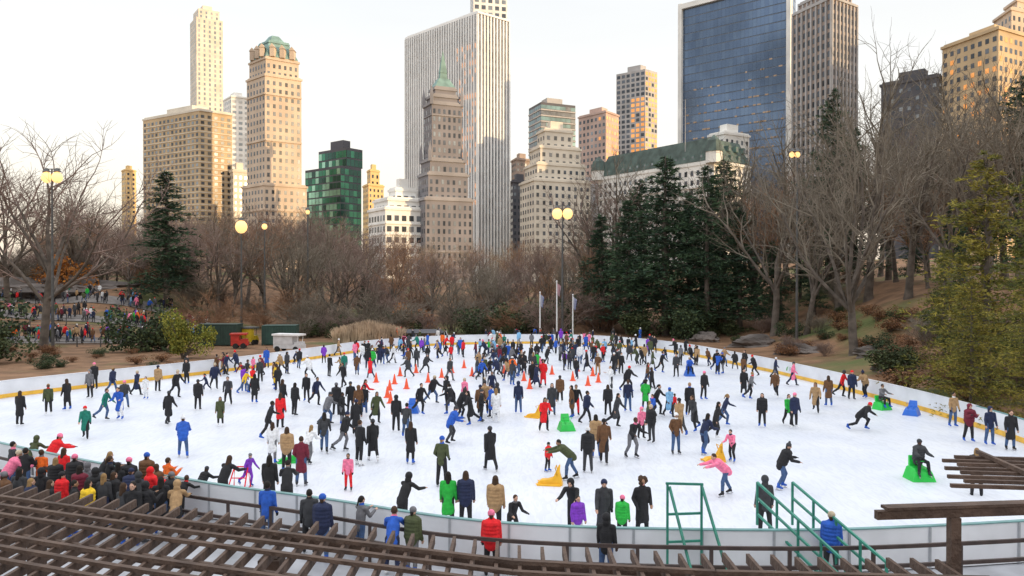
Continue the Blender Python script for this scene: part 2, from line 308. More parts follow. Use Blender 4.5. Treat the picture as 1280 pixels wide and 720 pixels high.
for i in ((3,0),(0,1)):
    a=np.array(f[i[0]]);b=np.array(f[i[1]]); n=max(2,int(np.linalg.norm(b-a)/3.9)); u=(b-a)/np.linalg.norm(b-a); nn_=np.array([u[1],-u[0]])
    for k in range(n):
        c=a+(b-a)*(k+.5)/n-nn_*1.2
        for zz in (z1+2,z1+5.6):
            c2=c-nn_*(.0 if zz<z1+3 else .9); p=c2-nn_*2.5; mb=MB()
            mb.beam((c2[0]+nn_[0]*.8,c2[1]+nn_[1]*.8,zz+1),(p[0],p[1],zz+1),1.5,2)
            q_=c2+nn_*.83; mb.add([tuple(q_-u*.45)+(zz+.3,),tuple(q_+u*.45)+(zz+.3,),tuple(q_+u*.45)+(zz+1.7,),tuple(q_-u*.45)+(zz+1.7,)],[(0,1,2,3)],1)
            obj('dormer',mb.mesh('dormer',[s_dgr,g_lt]),E)
for p in (f[0],f[3]):
    mb=MB(); cx,cy=p; ring=lambda r:[(cx+r*math.cos(t*math.pi/4),cy+r*math.sin(t*math.pi/4)) for t in range(8)]
    prism(mb,ring(3.0),z1,ring(3.0),z1+4,1); prism(mb,ring(3.3),z1+4,ring(2.4),z1+8); prism(mb,ring(2.4),z1+8,ring(.3),z1+10)
    obj('turret',mb.mesh('turret',[s_slate,s_wht]),E)
mb=MB(); mb.tube([Vector((f[0][0]-9,f[0][1]+6,z1+5)),Vector((f[0][0]-9,f[0][1]+6,z1+24))],[.14,.08],5); obj('flagpole',mb.mesh('flagpole',[s_gry]),E)
E,fp,inf=tower('skyscraper','blue glass skyscraper slab with white stone edges',(851,388),(986,352),(993,366),[(-22,1)],stone('mullion_blue_grey',(.13,.16,.21)),1.9,3.9,.97,.86,glass=[g_bl,g_bl,g_bl3,g_bl2],rglass=[g_bl],cornice=False,box=False)
f,z1=inf[0]; mb=MB(); a=np.array(f[3]);b=np.array(f[0]); u=(b-a)/np.linalg.norm(b-a); n=np.array([u[1],-u[0]])
for p in (a,b):
    c=p+n*.6; mb.beam((c[0],c[1],0),(c[0],c[1],z1+2),1.9,2.2,up=(n[0],n[1],0))
mb.beam((*(a+n*.55),z1+.6),(*(b+n*.55),z1+.6),2.0,2.4)
obj('stone_edge',mb.mesh('stone_edge',[s_wht]),E)
mb=MB()
for k in range(150):
    t=R.choice((R.gauss(.25,.12),R.gauss(.75,.12))); zz=R.gauss(74,13)
    if zz<45 or zz>z1-8 or not .05<t<.96: continue
    c=a+(b-a)*t+n*.10; w=R.uniform(.4,.9); zz=round(zz/3.9)*3.9+.9
    mb.add([tuple(c-u*w)+(zz,),tuple(c+u*w)+(zz,),tuple(c+u*w)+(zz+.7,),tuple(c-u*w)+(zz+.7,)],[(0,1,2,3)])
obj('painted_glint',mb.mesh('painted_glint',[g_am]),E,kind='stuff')  # small amber quads painted as reflected sunset glints
tower('skyscraper','brown and white tower with tall vertical piers',(990,322),(1038,302),(1069,312),[(0,1),(-12,.8)],s_brn,2.6,3.5,.55,.62,pier=(.7,.6),pm=s_gry,glass=[g_dk,g_dk,g_md])
tower('apartment_building','dark rooftop block above the bare trees',(1100,305),(1172,290),(1181,300),[(97,1)],s_blk,3,3.5,.4,.4)
tower('apartment_building','golden tan brick apartment building with cornice',(1176,285),(1246,262),(1300,276),[(38,1)],s_tan,3,3.3,.5,.5,glass=[g_dk,g_md,g_md,g_wm])
tower('apartment_building','tan stone tower with stepped penthouse crown',(1240,300),(1262,286),(1330,300),[(14,1),(-2,.7)],s_pier,3,3.3,.4,.5)
cw=Vector((0,60))+Vector((SD.x,SD.y)).normalized()*430; pv=Vector((-SD.y,SD.x)).normalized()  # unseen row of blocks toward the sun, added to shade park and trees
for k in range(-5,4):
    c=cw+pv*(k*42-30); hh=R.uniform(92,112); E=empty('apartment_building',(c.x,c.y,0),'unseen apartment block added off-frame to shade the park','building','added off-frame blocks shading the park')
    mb=MB(); mb.box(-14,14,-21,21,0,hh); mb.box(-10,10,-12,12,hh+.01,hh+12); obj('wall',mb.mesh('wall',[s_crm]),E); gb=MB()
    for i in range(10):
        for j in range(26): yy=-19+i*4; gb.add([(-14.07,yy-.8,6+j*3.4),(-14.07,yy+.8,6+j*3.4),(-14.07,yy+.8,8+j*3.4),(-14.07,yy-.8,8+j*3.4)],[(3,2,1,0)])
    obj('window',gb.mesh('window',[g_dk]),E,kind='stuff'); E.rotation_euler=(0,0,math.atan2(pv.y,pv.x)-math.pi/2)
print('bld',time.time()-T0)
# ------------------------------------------------------------ trees
bark=mat('bark_grey_brown',(.12,.098,.082),.95,1.5,.35,bump=.6); twig=mat('twig_brown',(.22,.155,.13),.95,.5,.25); twig2=mat('twig_grey_olive',(.185,.155,.12),.95,.5,.25); twig3=mat('twig_russet',(.26,.145,.085),.95,.5,.3)
def bare(seed,Ht=20,nl=7,spread=.8,tw=twig,n4=4,trunkf=.38,thin=1.0,n2=6):
    r=random.Random(seed); T=MB(); C=MB()
    def rv(): return Vector((r.gauss(0,1),r.gauss(0,1),r.gauss(0,1))).normalized()
    def br(p,d,ln,rd,lev):
        K=[6,5,4,3,2][lev]; pts=[p.copy()]; dd=d.copy()
        for k in range(K):
            dd=(dd+rv()*[.06,.16,.2,.22,.2][lev]+Vector((0,0,[.1,.13,.09,.04,0][lev]))).normalized(); pts.append(pts[-1]+dd*ln/K)
        end=[.6,.35,.35,.4,.4][lev]; rs=[rd*(1-(1-end)*k/K) for k in range(K+1)]
        if lev==0: rs[0]*=1.35
        (T if lev<2 else C).tube(pts,rs,[8,6,4,3,3][lev],0)
        if lev==4: return
        nc=[nl,6,n2,n4][lev]
        for c in range(nc):
            t=[r.uniform(.55,1),r.uniform(.2,1),r.uniform(.15,1),r.uniform(.1,1)][lev] if c<nc-1 else 1
            f=t*K; i=min(K-1,int(f)); q=pts[i].lerp(pts[i+1],f-i); ax=(pts[i+1]-pts[i]).normalized()
            side=(rv()); side=(side-ax*side.dot(ax)).normalized()
            a=[spread*r.uniform(.5,1.1),r.uniform(.5,.95),r.uniform(.45,1),r.uniform(.5,1)][lev]
            if c==nc-1: a*=.35
            nd=(ax*math.cos(a)+side*math.sin(a))
            if lev==0: nd.z=max(nd.z,.25); nd.normalize()
            l2=[Ht*.42,Ht*.20,Ht*.10,Ht*.055][lev]*r.uniform(.7,1.2)
            br(q,nd,l2,[rd*.5,rd*.42,max(.022,rd*.45)*thin,.017*thin][lev],lev+1)
    br(Vector((0,0,-.5)),Vector((r.gauss(0,.05),r.gauss(0,.05),1)),Ht*trunkf,Ht*.0165,0)
    E=empty('bare_tree',(0,-500,-100),'tall bare winter tree with fine brown branches','tree')
    obj('trunk',T.mesh('trunk',[bark],True),E); obj('crown',C.mesh('crown',[tw]),E); return E
def conifer(seed,Ht=20,Rm=4.2,cols=((.030,.062,.036),(.058,.105,.050)),droop=.25,nbr=150,dens=1.0,low=.1,kind='pine_tree',nl=.42,pw=.8):
    r=random.Random(seed); T=MB(); C=MB()
    T.tube([Vector((0,0,-.5)),Vector((.1,0,Ht*.5)),Vector((0,.1,Ht))],[Ht*.016,Ht*.01,.03],7)
    for i in range(nbr):
        t=low+(1-low)*(i/nbr)**.85; z=t*Ht; ln=Rm*((1-t)**pw+.05)*r.uniform(.45,1.2); a=r.uniform(0,6.283)
        d=Vector((math.cos(a),math.sin(a),r.uniform(-.1,.35))); pts=[Vector((0,0,z))]
        for k in range(4): pts.append(pts[-1]+d.normalized()*ln/4); d.z-=droop*r.uniform(.3,1.1)*.5
        T.tube(pts,[.06,.04,.03,.02,.01],3)
        mi=0 if r.random()<.55 else 1
        for k in range(int(ln*9*dens)+3):
            f=r.uniform(.15,1)*4; q=min(3,int(f)); p=pts[q].lerp(pts[q+1],f-q); wd=ln*.20
            p=p+Vector((r.gauss(0,wd),r.gauss(0,wd),r.gauss(0,wd*.35)))
            for j in range(5):
                v=Vector((d.x+r.gauss(0,.6),d.y+r.gauss(0,.6),r.gauss(.05,.45))).normalized(); l=r.uniform(.6,1.2)*nl; w=v.cross(Vector((r.gauss(0,1),r.gauss(0,1),r.gauss(0,1)))).normalized()*l*.13
                C.add([tuple(p-w),tuple(p+w),tuple(p+v*l+w*.3),tuple(p+v*l-w*.3)],[(0,1,2,3)],mi if r.random()<.8 else 1-mi)
    ms=[mat('needles',c,.9,.6,.3) for c in cols]
    E=empty(kind,(0,-500,-100),'dark green evergreen pine tree on the park slope','tree')
    obj('trunk',T.mesh('trunk',[bark],True),E); obj('crown',C.mesh('crown',ms),E); return E
def leafy(seed,cols,n=2600,lob=9,kind='evergreen_shrub',l0=.07,flat=1.0,label='rounded leafy evergreen shrub'):
    r=random.Random(seed); C=MB(); T=MB(); L_=[(Vector((r.gauss(0,.3),r.gauss(0,.3),r.uniform(.2,.75)*flat)),r.uniform(.2,.38)) for _ in range(lob)]
    for c,_ in L_: T.tube([Vector((0,0,0)),Vector((c.x*.4,c.y*.4,c.z*.5)),c],[.03,.02,.01],4)
    for i in range(n):
        c,s=r.choice(L_); v=Vector((r.gauss(0,1),r.gauss(0,1),r.gauss(0,1))).normalized(); p=c+v*s*r.uniform(.55,1.12)
        if p.z<.02: continue
        w=Vector((r.gauss(0,1),r.gauss(0,1),r.gauss(0,1))).normalized(); u=v.cross(w).normalized(); l=l0*r.uniform(.6,1.3)
        C.add([tuple(p-u*l*.5),tuple(p+w.cross(u)*l*.4),tuple(p+u*l*.5),tuple(p-w.cross(u)*l*.4)],[(0,1,2,3)],0 if (r.random()<.6) else 1)
    E=empty(kind,(0,-500,-100),label,'shrub'); obj('stem',T.mesh('stem',[bark]),E); obj('crown',C.mesh('crown',[mat('leaves',c_,.85,2,.3) for c_ in cols]),E); return E
def brush(seed,tw,n=16):
    r=random.Random(seed); C=MB()
    def g(p,d,l,rd,lev):
        pts=[p];dd=d.copy()
        for k in range(3): dd=(dd+Vector((r.gauss(0,.17),r.gauss(0,.17),r.gauss(.03,.1)))).normalized(); pts.append(pts[-1]+dd*l/3)
        C.tube(pts,[rd,rd*.8,rd*.6,rd*.4],3)
        if lev<3:
            for c in range([7,6,4][lev]):
                q=pts[r.choice((1,2,3))] ; nd=(dd+Vector((r.gauss(0,.6),r.gauss(0,.6),r.gauss(.1,.35)))).normalized(); g(q,nd,l*r.uniform(.4,.6),max(.012,rd*.5),lev+1)
    for i in range(n):
        a=r.uniform(0,6.283); g(Vector((math.cos(a)*r.uniform(0,.6),math.sin(a)*r.uniform(0,.6),-.1)),Vector((math.cos(a)*r.uniform(.1,.9),math.sin(a)*r.uniform(.1,.9),1)).normalized(),r.uniform(2,3.4),.04,0)
    E=empty('bare_shrub',(0,-500,-100),'bare twiggy winter shrub with brown stems','shrub'); obj('twig',C.mesh('twig',[tw]),E); return E
B=[bare(1,spread=.7),bare(2,nl=8,spread=.95),bare(3,nl=7,spread=.55,tw=twig2,n4=3),bare(4,nl=8,spread=.9,tw=twig2,trunkf=.3,n4=3),bare(5,nl=7,tw=twig3,spread=.8),bare(6,nl=7,spread=.6,tw=twig2,n4=3,n2=5,thin=.85),bare(7,nl=6,spread=.7,tw=twig2,n4=3,n2=5,thin=.85)]
Cn=[conifer(10),conifer(12,Rm=5.0,droop=.1,nbr=120),conifer(13,Rm=3.8,droop=.4)]
Cy=[conifer(20,Rm=5.2,cols=((.13,.13,.025),(.29,.24,.04)),droop=.15,nbr=120,dens=1.1,low=.03,nl=.36,pw=.6),conifer(21,Rm=4.6,cols=((.09,.11,.025),(.20,.19,.035)),droop=.3,nbr=120,dens=1.1,low=.03,nl=.36,pw=.6)]
Ls=[leafy(30,((.03,.05,.02),(.06,.085,.03))),leafy(31,((.045,.065,.025),(.075,.09,.03))),leafy(32,((.14,.16,.02),(.28,.26,.035)),n=5200,lob=14,flat=1.4,l0=.06,label='small yellow-green evergreen tree beside the rink'),leafy(33,((.34,.12,.02),(.45,.18,.03)),n=1200,label='small shrub with orange autumn leaves'),leafy(34,((.17,.08,.04),(.25,.12,.05)),n=1500,label='low shrub with rust-brown leaves')]
Bs=[brush(40,twig),brush(41,twig2),brush(42,twig3)]
G='trees around the skating rink'
def plant(src,px,d,topy=None,hh=None,base=20.0,rot=None,label=None,grp=G,sx=1.0):
    x=wx(px,d); z=hgt(x,d)
    h=(wz(topy,d)-z) if topy is not None else hh
    s=h/base; return clone(src,(x,d,z),rot if rot is not None else R.uniform(0,6.28),(s*sx,s*sx,s),grp,label)
plant(B[1],52,86,140,label='large spreading bare tree beside a tall lamp post',sx=1.15)
plant(B[3],10,114,170,sx=1.2); plant(B[0],-40,104,150,sx=1.2); plant(B[2],95,125,215,sx=1.3); plant(B[4],70,140,290)
prof=[(60,262),(120,262),(170,262),(260,258),(330,258),(390,262),(440,285),(500,298),(560,298),(620,308),(700,300),(745,280)]
def ptop(px): return float(np.interp(px,[p[0] for p in prof],[p[1] for p in prof]))
for row,(d0,d1,n,dy) in enumerate(((112,128,26,14),(132,155,30,2),(160,200,32,-2),(205,260,34,-4))):
    for i in range(n):
        px=40+(750-40)*(i+R.uniform(.1,.9))/n; d=R.uniform(d0,d1)
        if px<150 and d<124: d=R.uniform(126,135)
        plant(R.choice(B[:5] if row<3 else B[:4]),px,d,ptop(px)+dy+R.uniform(-12,26),sx=R.uniform(1.1,1.6))
for i in range(60):
    px=R.uniform(0,760); d=R.uniform(101,125)
    if px<240: d=R.uniform(124,140)
    plant(R.choice(Bs),px,d,hh=R.uniform(3,7),base=5,grp='shrubs behind the rink',sx=1.3)
for i in range(26):
    plant(R.choice(Ls[:2]),R.uniform(380,900),R.uniform(101,112),hh=R.uniform(1.6,4.2),base=1,grp='shrubs behind the rink',sx=1.2)
plant(Ls[3],512,108,hh=4.5,base=1.1,label='orange-leaved autumn shrub behind the rink'); plant(Ls[3],85,122,hh=6.5,base=1.1,label='orange-leaved autumn shrub near the path')
plant(Ls[3],60,124,hh=5,base=1.1,label='orange-leaved autumn shrub near the path')
plant(Cn[0],208,118,214,label='tall dark evergreen tree among bare trees',sx=1.55); plant(Cn[2],455,118,342); plant(Cn[2],190,150,300)
for px,d,t,k,s in ((752,112,268,2,1.4),(785,108,250,0,1.3),(800,118,225,1,1.2),(832,106,196,0,1.5),(862,112,240,2,1.5),(884,104,208,1,1.2),(905,118,200,0,1.4),(925,104,260,2,1.4),(1040,112,112,1,.9),(1068,104,160,1,.9),(1018,100,300,2,1.3),(1275,90,95,1,1.0),(700,128,345,2,1.3),(730,118,320,0,1.2),(965,100,300,2,1.3),(1000,112,270,0,1.2),(1190,80,250,0,1.1),(1140,96,260,0,1.1)):
    plant(Cn[k],px,d,t,sx=s)
for px,d,t,k in ((760,124,205,0),(740,130,235,5),(770,126,180,6),(820,135,200,6),(875,122,200,2),(915,120,178,5),(945,110,180,3),(968,96,165,6),(985,125,150,5),(1008,90,190,2),(1035,120,150,6),(1068,73,95,3),(1085,95,62,5),(1110,112,95,6),(1135,84,105,2),(1160,105,110,3),(1185,76,115,6),(1205,95,74,5),(1235,82,60,2),(1255,105,75,6),(1275,90,80,5),(1290,75,70,3),(1330,90,60,1),(890,140,215,4),(1140,125,150,1),(1100,135,170,0),(1180,130,150,3),(1060,130,190,4),(940,135,215,1),(1000,140,205,0),(1240,125,140,4),(860,130,230,0),(975,105,220,4),(1020,108,200,2),(1048,96,140,6),(1120,100,200,4),(1200,105,190,0),(1160,90,230,4),(1230,100,200,4)):
    plant(B[k],px,d,t,sx=R.uniform(1.0,1.25),label='tall bare tree on the wooded slope')
for px,d,t,k,s in ((1232,50,192,0,1.1),(1290,46,215,1,1.0),(1180,58,310,1,1.0),(1215,44,345,0,1.1),(1300,40,300,0,1.0)):
    plant(Cy[k],px,d,t,sx=s,label='yellow-green evergreen tree beside the rink')
for i in range(110):
    px=R.uniform(870,1330); d=R.uniform(72,125)
    if px>1100: d=R.uniform(44,80)
    x=wx(px,d)
    if x<26.5 or edge_d(x,d)<2.5: continue
    k=R.random()
    if k<.4: plant(R.choice(Bs),px,d,hh=R.uniform(1.2,3.5),base=5,grp='shrubs on the slope',sx=1.3)
    elif k<.8: plant(Ls[4],px,d,hh=R.uniform(.5,1.5),base=1,grp='shrubs on the slope',sx=1.6)
    else: plant(R.choice(Ls[:2]),px,d,hh=R.uniform(.8,2.4),base=1,grp='shrubs on the slope',sx=1.3)
for i in range(22):
    px=R.uniform(-20,250); d=R.uniform(66,84); x=wx(px,d)
    if inside(x,d) or edge_d(x,d)<3: continue
    plant(R.choice((Ls[0],Ls[4],Ls[4])),px,d,hh=R.uniform(.4,.9),base=1.0,grp='low planting beside the rink',sx=1.8)
plant(Ls[2],228,76,384,base=1.35,label='small yellow-green evergreen tree beside the rink',sx=.78); plant(Ls[0],186,84,386,base=1,sx=1.05); plant(Ls[1],205,86,395,base=1); plant(Ls[1],-8,72,hh=4.2,base=1,sx=1.2); plant(Ls[0],-30,78,hh=5.5,base=1,sx=1.3)
for s_ in B+Cn+Cy+Ls+Bs:
    for c in list(s_.children): bpy.data.objects.remove(c)
    bpy.data.objects.remove(s_)
mre=mat('reed_tan',(.50,.37,.26),.9,.6,.3); mb=MB()
for i in range(2600):
    x=R.uniform(wx(412,93),wx(498,93)); y=R.uniform(94.5,98); h=R.uniform(1.4,2.9)*(1-.35*abs((x+17.3)/4)); w=.03; dx=R.gauss(0,.25);dy=R.gauss(0,.2)
    mb.add([(x-w,y,-.05),(x+w,y,-.05),(x+dx+w*1.6,y+dy,h*.8),(x+dx*1.5,y+dy,h),(x+dx-w*1.6,y+dy,h*.8)],[(0,1,2,3,4)])
thing(obj('reeds',mb.mesh('reeds',[mre])),'clump of tall tan reeds behind the rink','reeds',kind='stuff')
mrk=mat('schist_grey',(.13,.11,.10),.9,.8,.45,bump=.9)
def rock(px,d,w,h,dz=0,seed=0):
    bm=bmesh.new(); bmesh.ops.create_icosphere(bm,subdivisions=4,radius=1); r=random.Random(seed); ph=[r.uniform(0,6) for _ in range(6)]
    for v in bm.verts:
        k=1+.18*math.sin(v.co.x*3+ph[0])+.14*math.sin(v.co.y*4+ph[1]+v.co.z*3)+.08*math.sin(v.co.x*9+ph[2]+v.co.y*7)+.06*math.sin(v.co.z*14+ph[3])+.04*math.sin(v.co.x*23+v.co.z*17)
        v.co*=k; v.co.z=max(v.co.z,-.6)
    me=bpy.data.meshes.new('rock'); bm.to_mesh(me); bm.free(); me.materials.append(mrk)
    x=wx(px,d); o=obj('rock',me,None,(x,d,hgt(x,d)+dz)); o.scale=(w,w*.7,h); o.rotation_euler=(0,0,r.uniform(-.5,.5)); thing(o,'grey schist rock outcrop on the park slope','rock','rock outcrops')
for i,a in enumerate(((25,122,7,2.4),(75,124,8,1.8),(115,126,6,1.2),(880,98,2.2,1.0),(940,90,3,1.1),(1000,80,2.2,.9),(1095,70,1.6,.7),(1110,62,1.2,.6))): rock(*a,seed=i)
print('trees',time.time()-T0)
# ------------------------------------------------------------ lamps, flagpoles, fences, misc
mpole=mat('pole_grey',(.10,.10,.10),.5,3,.2,metal=.4); mlit=mat('lamp_glow',(.9,.55,.2),.4,4,.05,emit=(1,.60,.24),es=1.35); mpw=mat('pole_white',(.75,.75,.75),.4,3,.08)
def lamp(px,d,topy,heads,label,r=.42):
    x=wx(px,d); z0=hgt(x,d); zt=wz(topy,d)
    E=empty('flood_lamp',(x,d,z0),label,'lamp post','tall lamps around the rink')
    mb=MB(); h=zt-z0; mb.tube([Vector((0,0,-.1)),Vector((0,0,h*.5)),Vector((0,0,h+.5))],[.17,.13,.08],8,0,True); mb.beam((-.9,0,h+.45),(.9,0,h+.45),.09,.09); obj('pole',mb.mesh('pole',[mpole]),E)
    for hx in heads:
        mb=MB(); mb.tube([Vector((hx,0,h+.55)),Vector((hx,0,h+.3)),Vector((hx,0,h+.18))],[.12,.3,.46],10,0,True); obj('lamp_housing',mb.mesh('lamp_housing',[mpole]),E)
        mb=MB(); n=6; mb.tube([Vector((hx,0,h+.18-r*1.1*(1-math.cos(math.pi*k/n)))) for k in range(n+1)],[max(.02,r*math.sin(math.pi*k/n)) for k in range(n+1)],12,0,True); obj('bulb',mb.mesh('bulb',[mlit],True),E)
lamp(66,84,217,(-.55,.55),'tall park lamp post with glowing floodlights',.55); lamp(302,112,277,(0,),'glowing park lamp above the bare trees',.85); lamp(331,114,281,(0,),'glowing park lamp above the bare trees',.4); lamp(703,100,262,(-.65,.65),'tall park lamp post with glowing floodlights',.65)
lamp(996,88,192,(0,-.6),'tall park lamp post on wooded slope',.3); lamp(385,114,264,(.0,),'glowing park lamp above the bare trees',.3)
mfl=mat('flag_cloth_white',(.7,.7,.75),.8,6,.1); mfr=mat('flag_cloth_red',(.5,.05,.05),.8,6,.1); mfb=mat('flag_cloth_blue',(.04,.07,.25),.8,6,.1)
for px,top,ms in ((675,366,(mfl,mfb)),(696,352,(mfr,mfl,mfr,mfl)),(716,369,(mfl,mfl,mfb))):
    d=97.5; x=wx(px,d); zt=wz(top,d); E=empty('flagpole',(x,d,-.05),'white flagpole with limp flag beside the rink','flagpole','flagpoles beside the rink')
    mb=MB(); mb.tube([Vector((0,0,0)),Vector((0,0,zt))],[.11,.06],8,0,True); mb.tube([Vector((0,0,zt)),Vector((0,0,zt+.1)),Vector((0,0,zt+.2))],[.05,.11,.03],8,0,True); obj('pole',mb.mesh('pole',[mpw]),E)
    mb=MB(); K=len(ms)*3
    for i in range(K):
        a=i*.45/K; b=(i+1)*.45/K; mb.add([(.06+a,.1*math.sin(i*1.9),zt-.15-a*.8),(.06+b,.1*math.sin((i+1)*1.9),zt-.15-b*.8),(.05+b*.6,.1*math.sin((i+1)*1.9),zt-1.5-b*.7),(.05+a*.6,.1*math.sin(i*1.9),zt-1.5-a*.7)],[(0,1,2,3)],i%len(ms))
    obj('flag',mb.mesh('flag',list(ms)),E)
def fence(pts,label,step=2.2,h=1.0):
    E=empty('fence',(0,0,0),label,'fence'); mb=MB(); pm_=MB(); pm_.box(-.05,.05,-.05,.05,-.1,h+.08); pme=pm_.mesh('post',[mpole])
    for (a,b) in zip(pts,pts[1:]):
        n=max(1,int(math.dist(a,b)/step))
        for i in range(n):
            p=[a[j]+(b[j]-a[j])*i/n for j in (0,1)]; q_=[a[j]+(b[j]-a[j])*(i+1)/n for j in (0,1)]; zp,zq=hgt(*p),hgt(*q_)
            for z in (.25,.6,h): mb.beam((*p,zp+z),(*q_,zq+z),.04,.05)
            obj('post',pme,E,(p[0],p[1],zp))
    obj('rail',mb.mesh('rail',[mpole]),E)
fence([(-66,88.5),(-56,88),(-46,89),(-40,92)],'dark metal fence along the sloping park path'); fence([(-68,101),(-56,100),(-46,101)],'dark metal fence beside the upper path')
mpath=mat('path_asphalt',(.20,.18,.17),.9,1,.2); mb=MB(); C1=[(-80,93),(-64,92.5),(-54,92),(-45,94),(-40,99),(-40,108)]; C2=[(-78,108),(-66,106),(-54,105),(-46,107),(-43,112)]; C3=[(-84,118),(-70,117),(-58,115),(-50,116)]
for C_ in (C1,C2,C3):
  for (a,b) in zip(C_,C_[1:]):
    for k in range(6):
        p=[a[j]+(b[j]-a[j])*k/6 for j in (0,1)]; q_=[a[j]+(b[j]-a[j])*(k+1)/6 for j in (0,1)]
        mb.add([(p[0],p[1]-1.6,hgt(p[0],p[1]-1.6)+.08),(q_[0],q_[1]-1.6,hgt(q_[0],q_[1]-1.6)+.08),(q_[0],q_[1]+2,hgt(q_[0],q_[1]+2)+.12),(p[0],p[1]+2,hgt(p[0],p[1]+2)+.12)],[(0,1,2,3)])
thing(obj('path',mb.mesh('path',[mpath])),'grey asphalt park path crowded with people','path',kind='structure')
def container(px,d,w,h,dp,c,label,rot=0):
    x=wx(px,d); E=empty('storage_container',(x,d,-.05),label,'container'); m=mat('container_paint',c,.6,1.5,.2); mb=MB()
    mb.box(-w/2,w/2,-dp/2,dp/2,.1,h); n=int(w/.3)
    for i in range(n): xx=-w/2+(i+.5)*w/n; mb.box(xx-.06,xx+.06,-dp/2-.04,-dp/2+.01,.2,h-.12)
    obj('body',mb.mesh('body',[m]),E); mb=MB(); mb.box(-w/2-.04,w/2+.04,-dp/2-.05,dp/2+.05,h,h+.1)
    for sx in (-1,1): mb.box(sx*w/2-.06,sx*w/2+.06,-dp/2-.06,-dp/2+.06,.0,h-.002)
    obj('frame',mb.mesh('frame',[m]),E); E.rotation_euler=(0,0,rot)
container(276,92,4.4,2.4,2.2,(.02,.045,.035),'dark green storage container beside the rink'); container(351,93,3.8,2.2,2.2,(.02,.06,.05),'green storage container behind the rink',.1)
def cart(px,d,label,body,roof,L_=2.6,rot=0,h=1.9,closed=False):
    x=wx(px,d); E=empty('utility_cart',(x,d,-.05),label,'cart'); mbd=mat('cart_paint',body,.4,2,.1); mro=mat('cart_roof',roof,.4,2,.1); mty=mat('tyre_rubber',(.02,.02,.02),.9,5,.2)
    mb=MB(); mb.box(-L_/2,L_/2,-.6,.6,.35,.8); mb.box(L_/2-.7,L_/2-.1,-.55,.55,.8,1.05); mb.box(-.4,.2,-.5,.5,.8,1.0); mb.box(-.5,-.38,-.5,.5,.8,1.4)
    if closed: mb.box(-L_/2,L_/2-.9,-.62,.62,.8,h)
    obj('body',mb.mesh('body',[mbd]),E)
    mb=MB()
    for a in (-.6,L_/2-.4):
        for b in (-.5,.5): mb.beam((a,b,.8),(a+.1,b,h),.05,.05)
    mb.box(-L_/2-.1,L_/2-.1,-.75,.75,h,h+.18); obj('roof',mb.mesh('roof',[mro]),E)
    for a in (-L_/2+.5,L_/2-.5):
        for b in (-.62,.62):
            mb=MB(); mb.tube([Vector((a,b-.1,.3)),Vector((a,b+.1,.3))],[.3,.3],14,0,True); obj('wheel',mb.mesh('wheel',[mty]),E)
    E.rotation_euler=(0,0,rot)
cart(300,88,'red utility cart parked beside the rink',(.45,.03,.02),(.45,.03,.02),1.8,.2,1.5,True); cart(313,93,'yellow maintenance cart beside the container',(.6,.42,.03),(.1,.1,.1),1.5,1.2,1.9,True); cart(362,84,'white covered utility cart beside the rink',(.6,.6,.62),(.85,.85,.86),3.2,-.3,1.7,True)
x=wx(528,98); E=empty('canopy',(x,98,-.05),'low black canopy tent behind the rink','canopy'); mb=MB(); mb.add([(-2.6,-1.3,1.1),(2.6,-1.3,1.1),(2.6,1.3,1.1),(-2.6,1.3,1.1),(-2.2,0,1.5),(2.2,0,1.5)],[(0,1,5,4),(1,2,5),(2,3,4,5),(3,0,4),(0,3,2,1)]); obj('cover',mb.mesh('cover',[s_blk]),E)
for a in (-2.5,-.8,.8,2.5):
    for b in (-1.2,1.2): mb=MB(); mb.box(a-.05,a+.05,b-.05,b+.05,0,1.1); obj('leg',mb.mesh('leg',[s_blk]),E)
# ------------------------------------------------------------ pergola
mwd=mat('pergola_wood',(.062,.038,.028),.75,2.2,.45,bump=.6,col2=(.115,.072,.052))
FE=[(-24,21.6),(-11,16.7),(-6,14.8),(0,12.75),(3,12.3),(6.9,12.05)]
E=empty('pergola',(0,0,0),'dark brown timber pergola with slatted roof near the rink','pergola')
Zp=3.0
def fy(x,o): return float(np.interp(x,[p[0] for p in FE],[p[1] for p in FE]))-o
def chain(o,z,w,h,x0=-24,x1=6.9):
    mb=MB(); X=[-24,-11,-6,0,3,6.9]
    for a,b in zip(X,X[1:]): mb.beam((a,fy(a,o),z),(b+.01,fy(b,o),z),w,h)
    return mb
for o,w,h,z in ((.2,.07,.15,Zp),(.6,.09,.06,Zp+.19),(1.05,.09,.06,Zp+.19),(1.5,.09,.06,Zp+.19),(1.95,.07,.15,Zp),(2.4,.09,.06,Zp+.19),(2.85,.09,.06,Zp+.19),(3.3,.09,.06,Zp+.19),(3.8,.07,.15,Zp),(4.3,.09,.06,Zp+.19),(4.9,.09,.06,Zp+.19)):
    obj('purlin',chain(o,z,w,h).mesh('purlin',[mwd]),E)
x=-20.5
while x<6.9:
    mb=MB(); y=fy(x,0); dx=R.uniform(-.03,.03); mb.beam((0,R.uniform(.25,.4),Zp+.08),(dx,-5.6,Zp+.08),.055,.15,0); obj('rafter',mb.mesh('rafter',[mwd]),E,(x,y,0)); x+=.36+R.uniform(-.015,.015)
for x in (-20,-14,-9,-4,1,5.6):
    mb=MB(); mb.box(-.12,.12,-.12,.12,-.05,Zp-.1); mb.box(-.18,.18,-.18,.18,Zp-.28,Zp-.12); obj('post',mb.mesh('post',[mwd]),E,(x,fy(x,.9),0))
E=empty('pergola',(0,0,0),'dark timber pergola corner with overhanging beams','pergola')
z=3.95; mb=MB(); mb.beam((5.5,12.0,z),(14,12.9,z),.10,.13); obj('main_beam',mb.mesh('main_beam',[mwd]),E)
mb=MB(); mb.beam((5.65,12.05,z+.095),(13.9,12.95,z+.095),.2,.045); obj('cap_board',mb.mesh('cap_board',[mwd]),E)
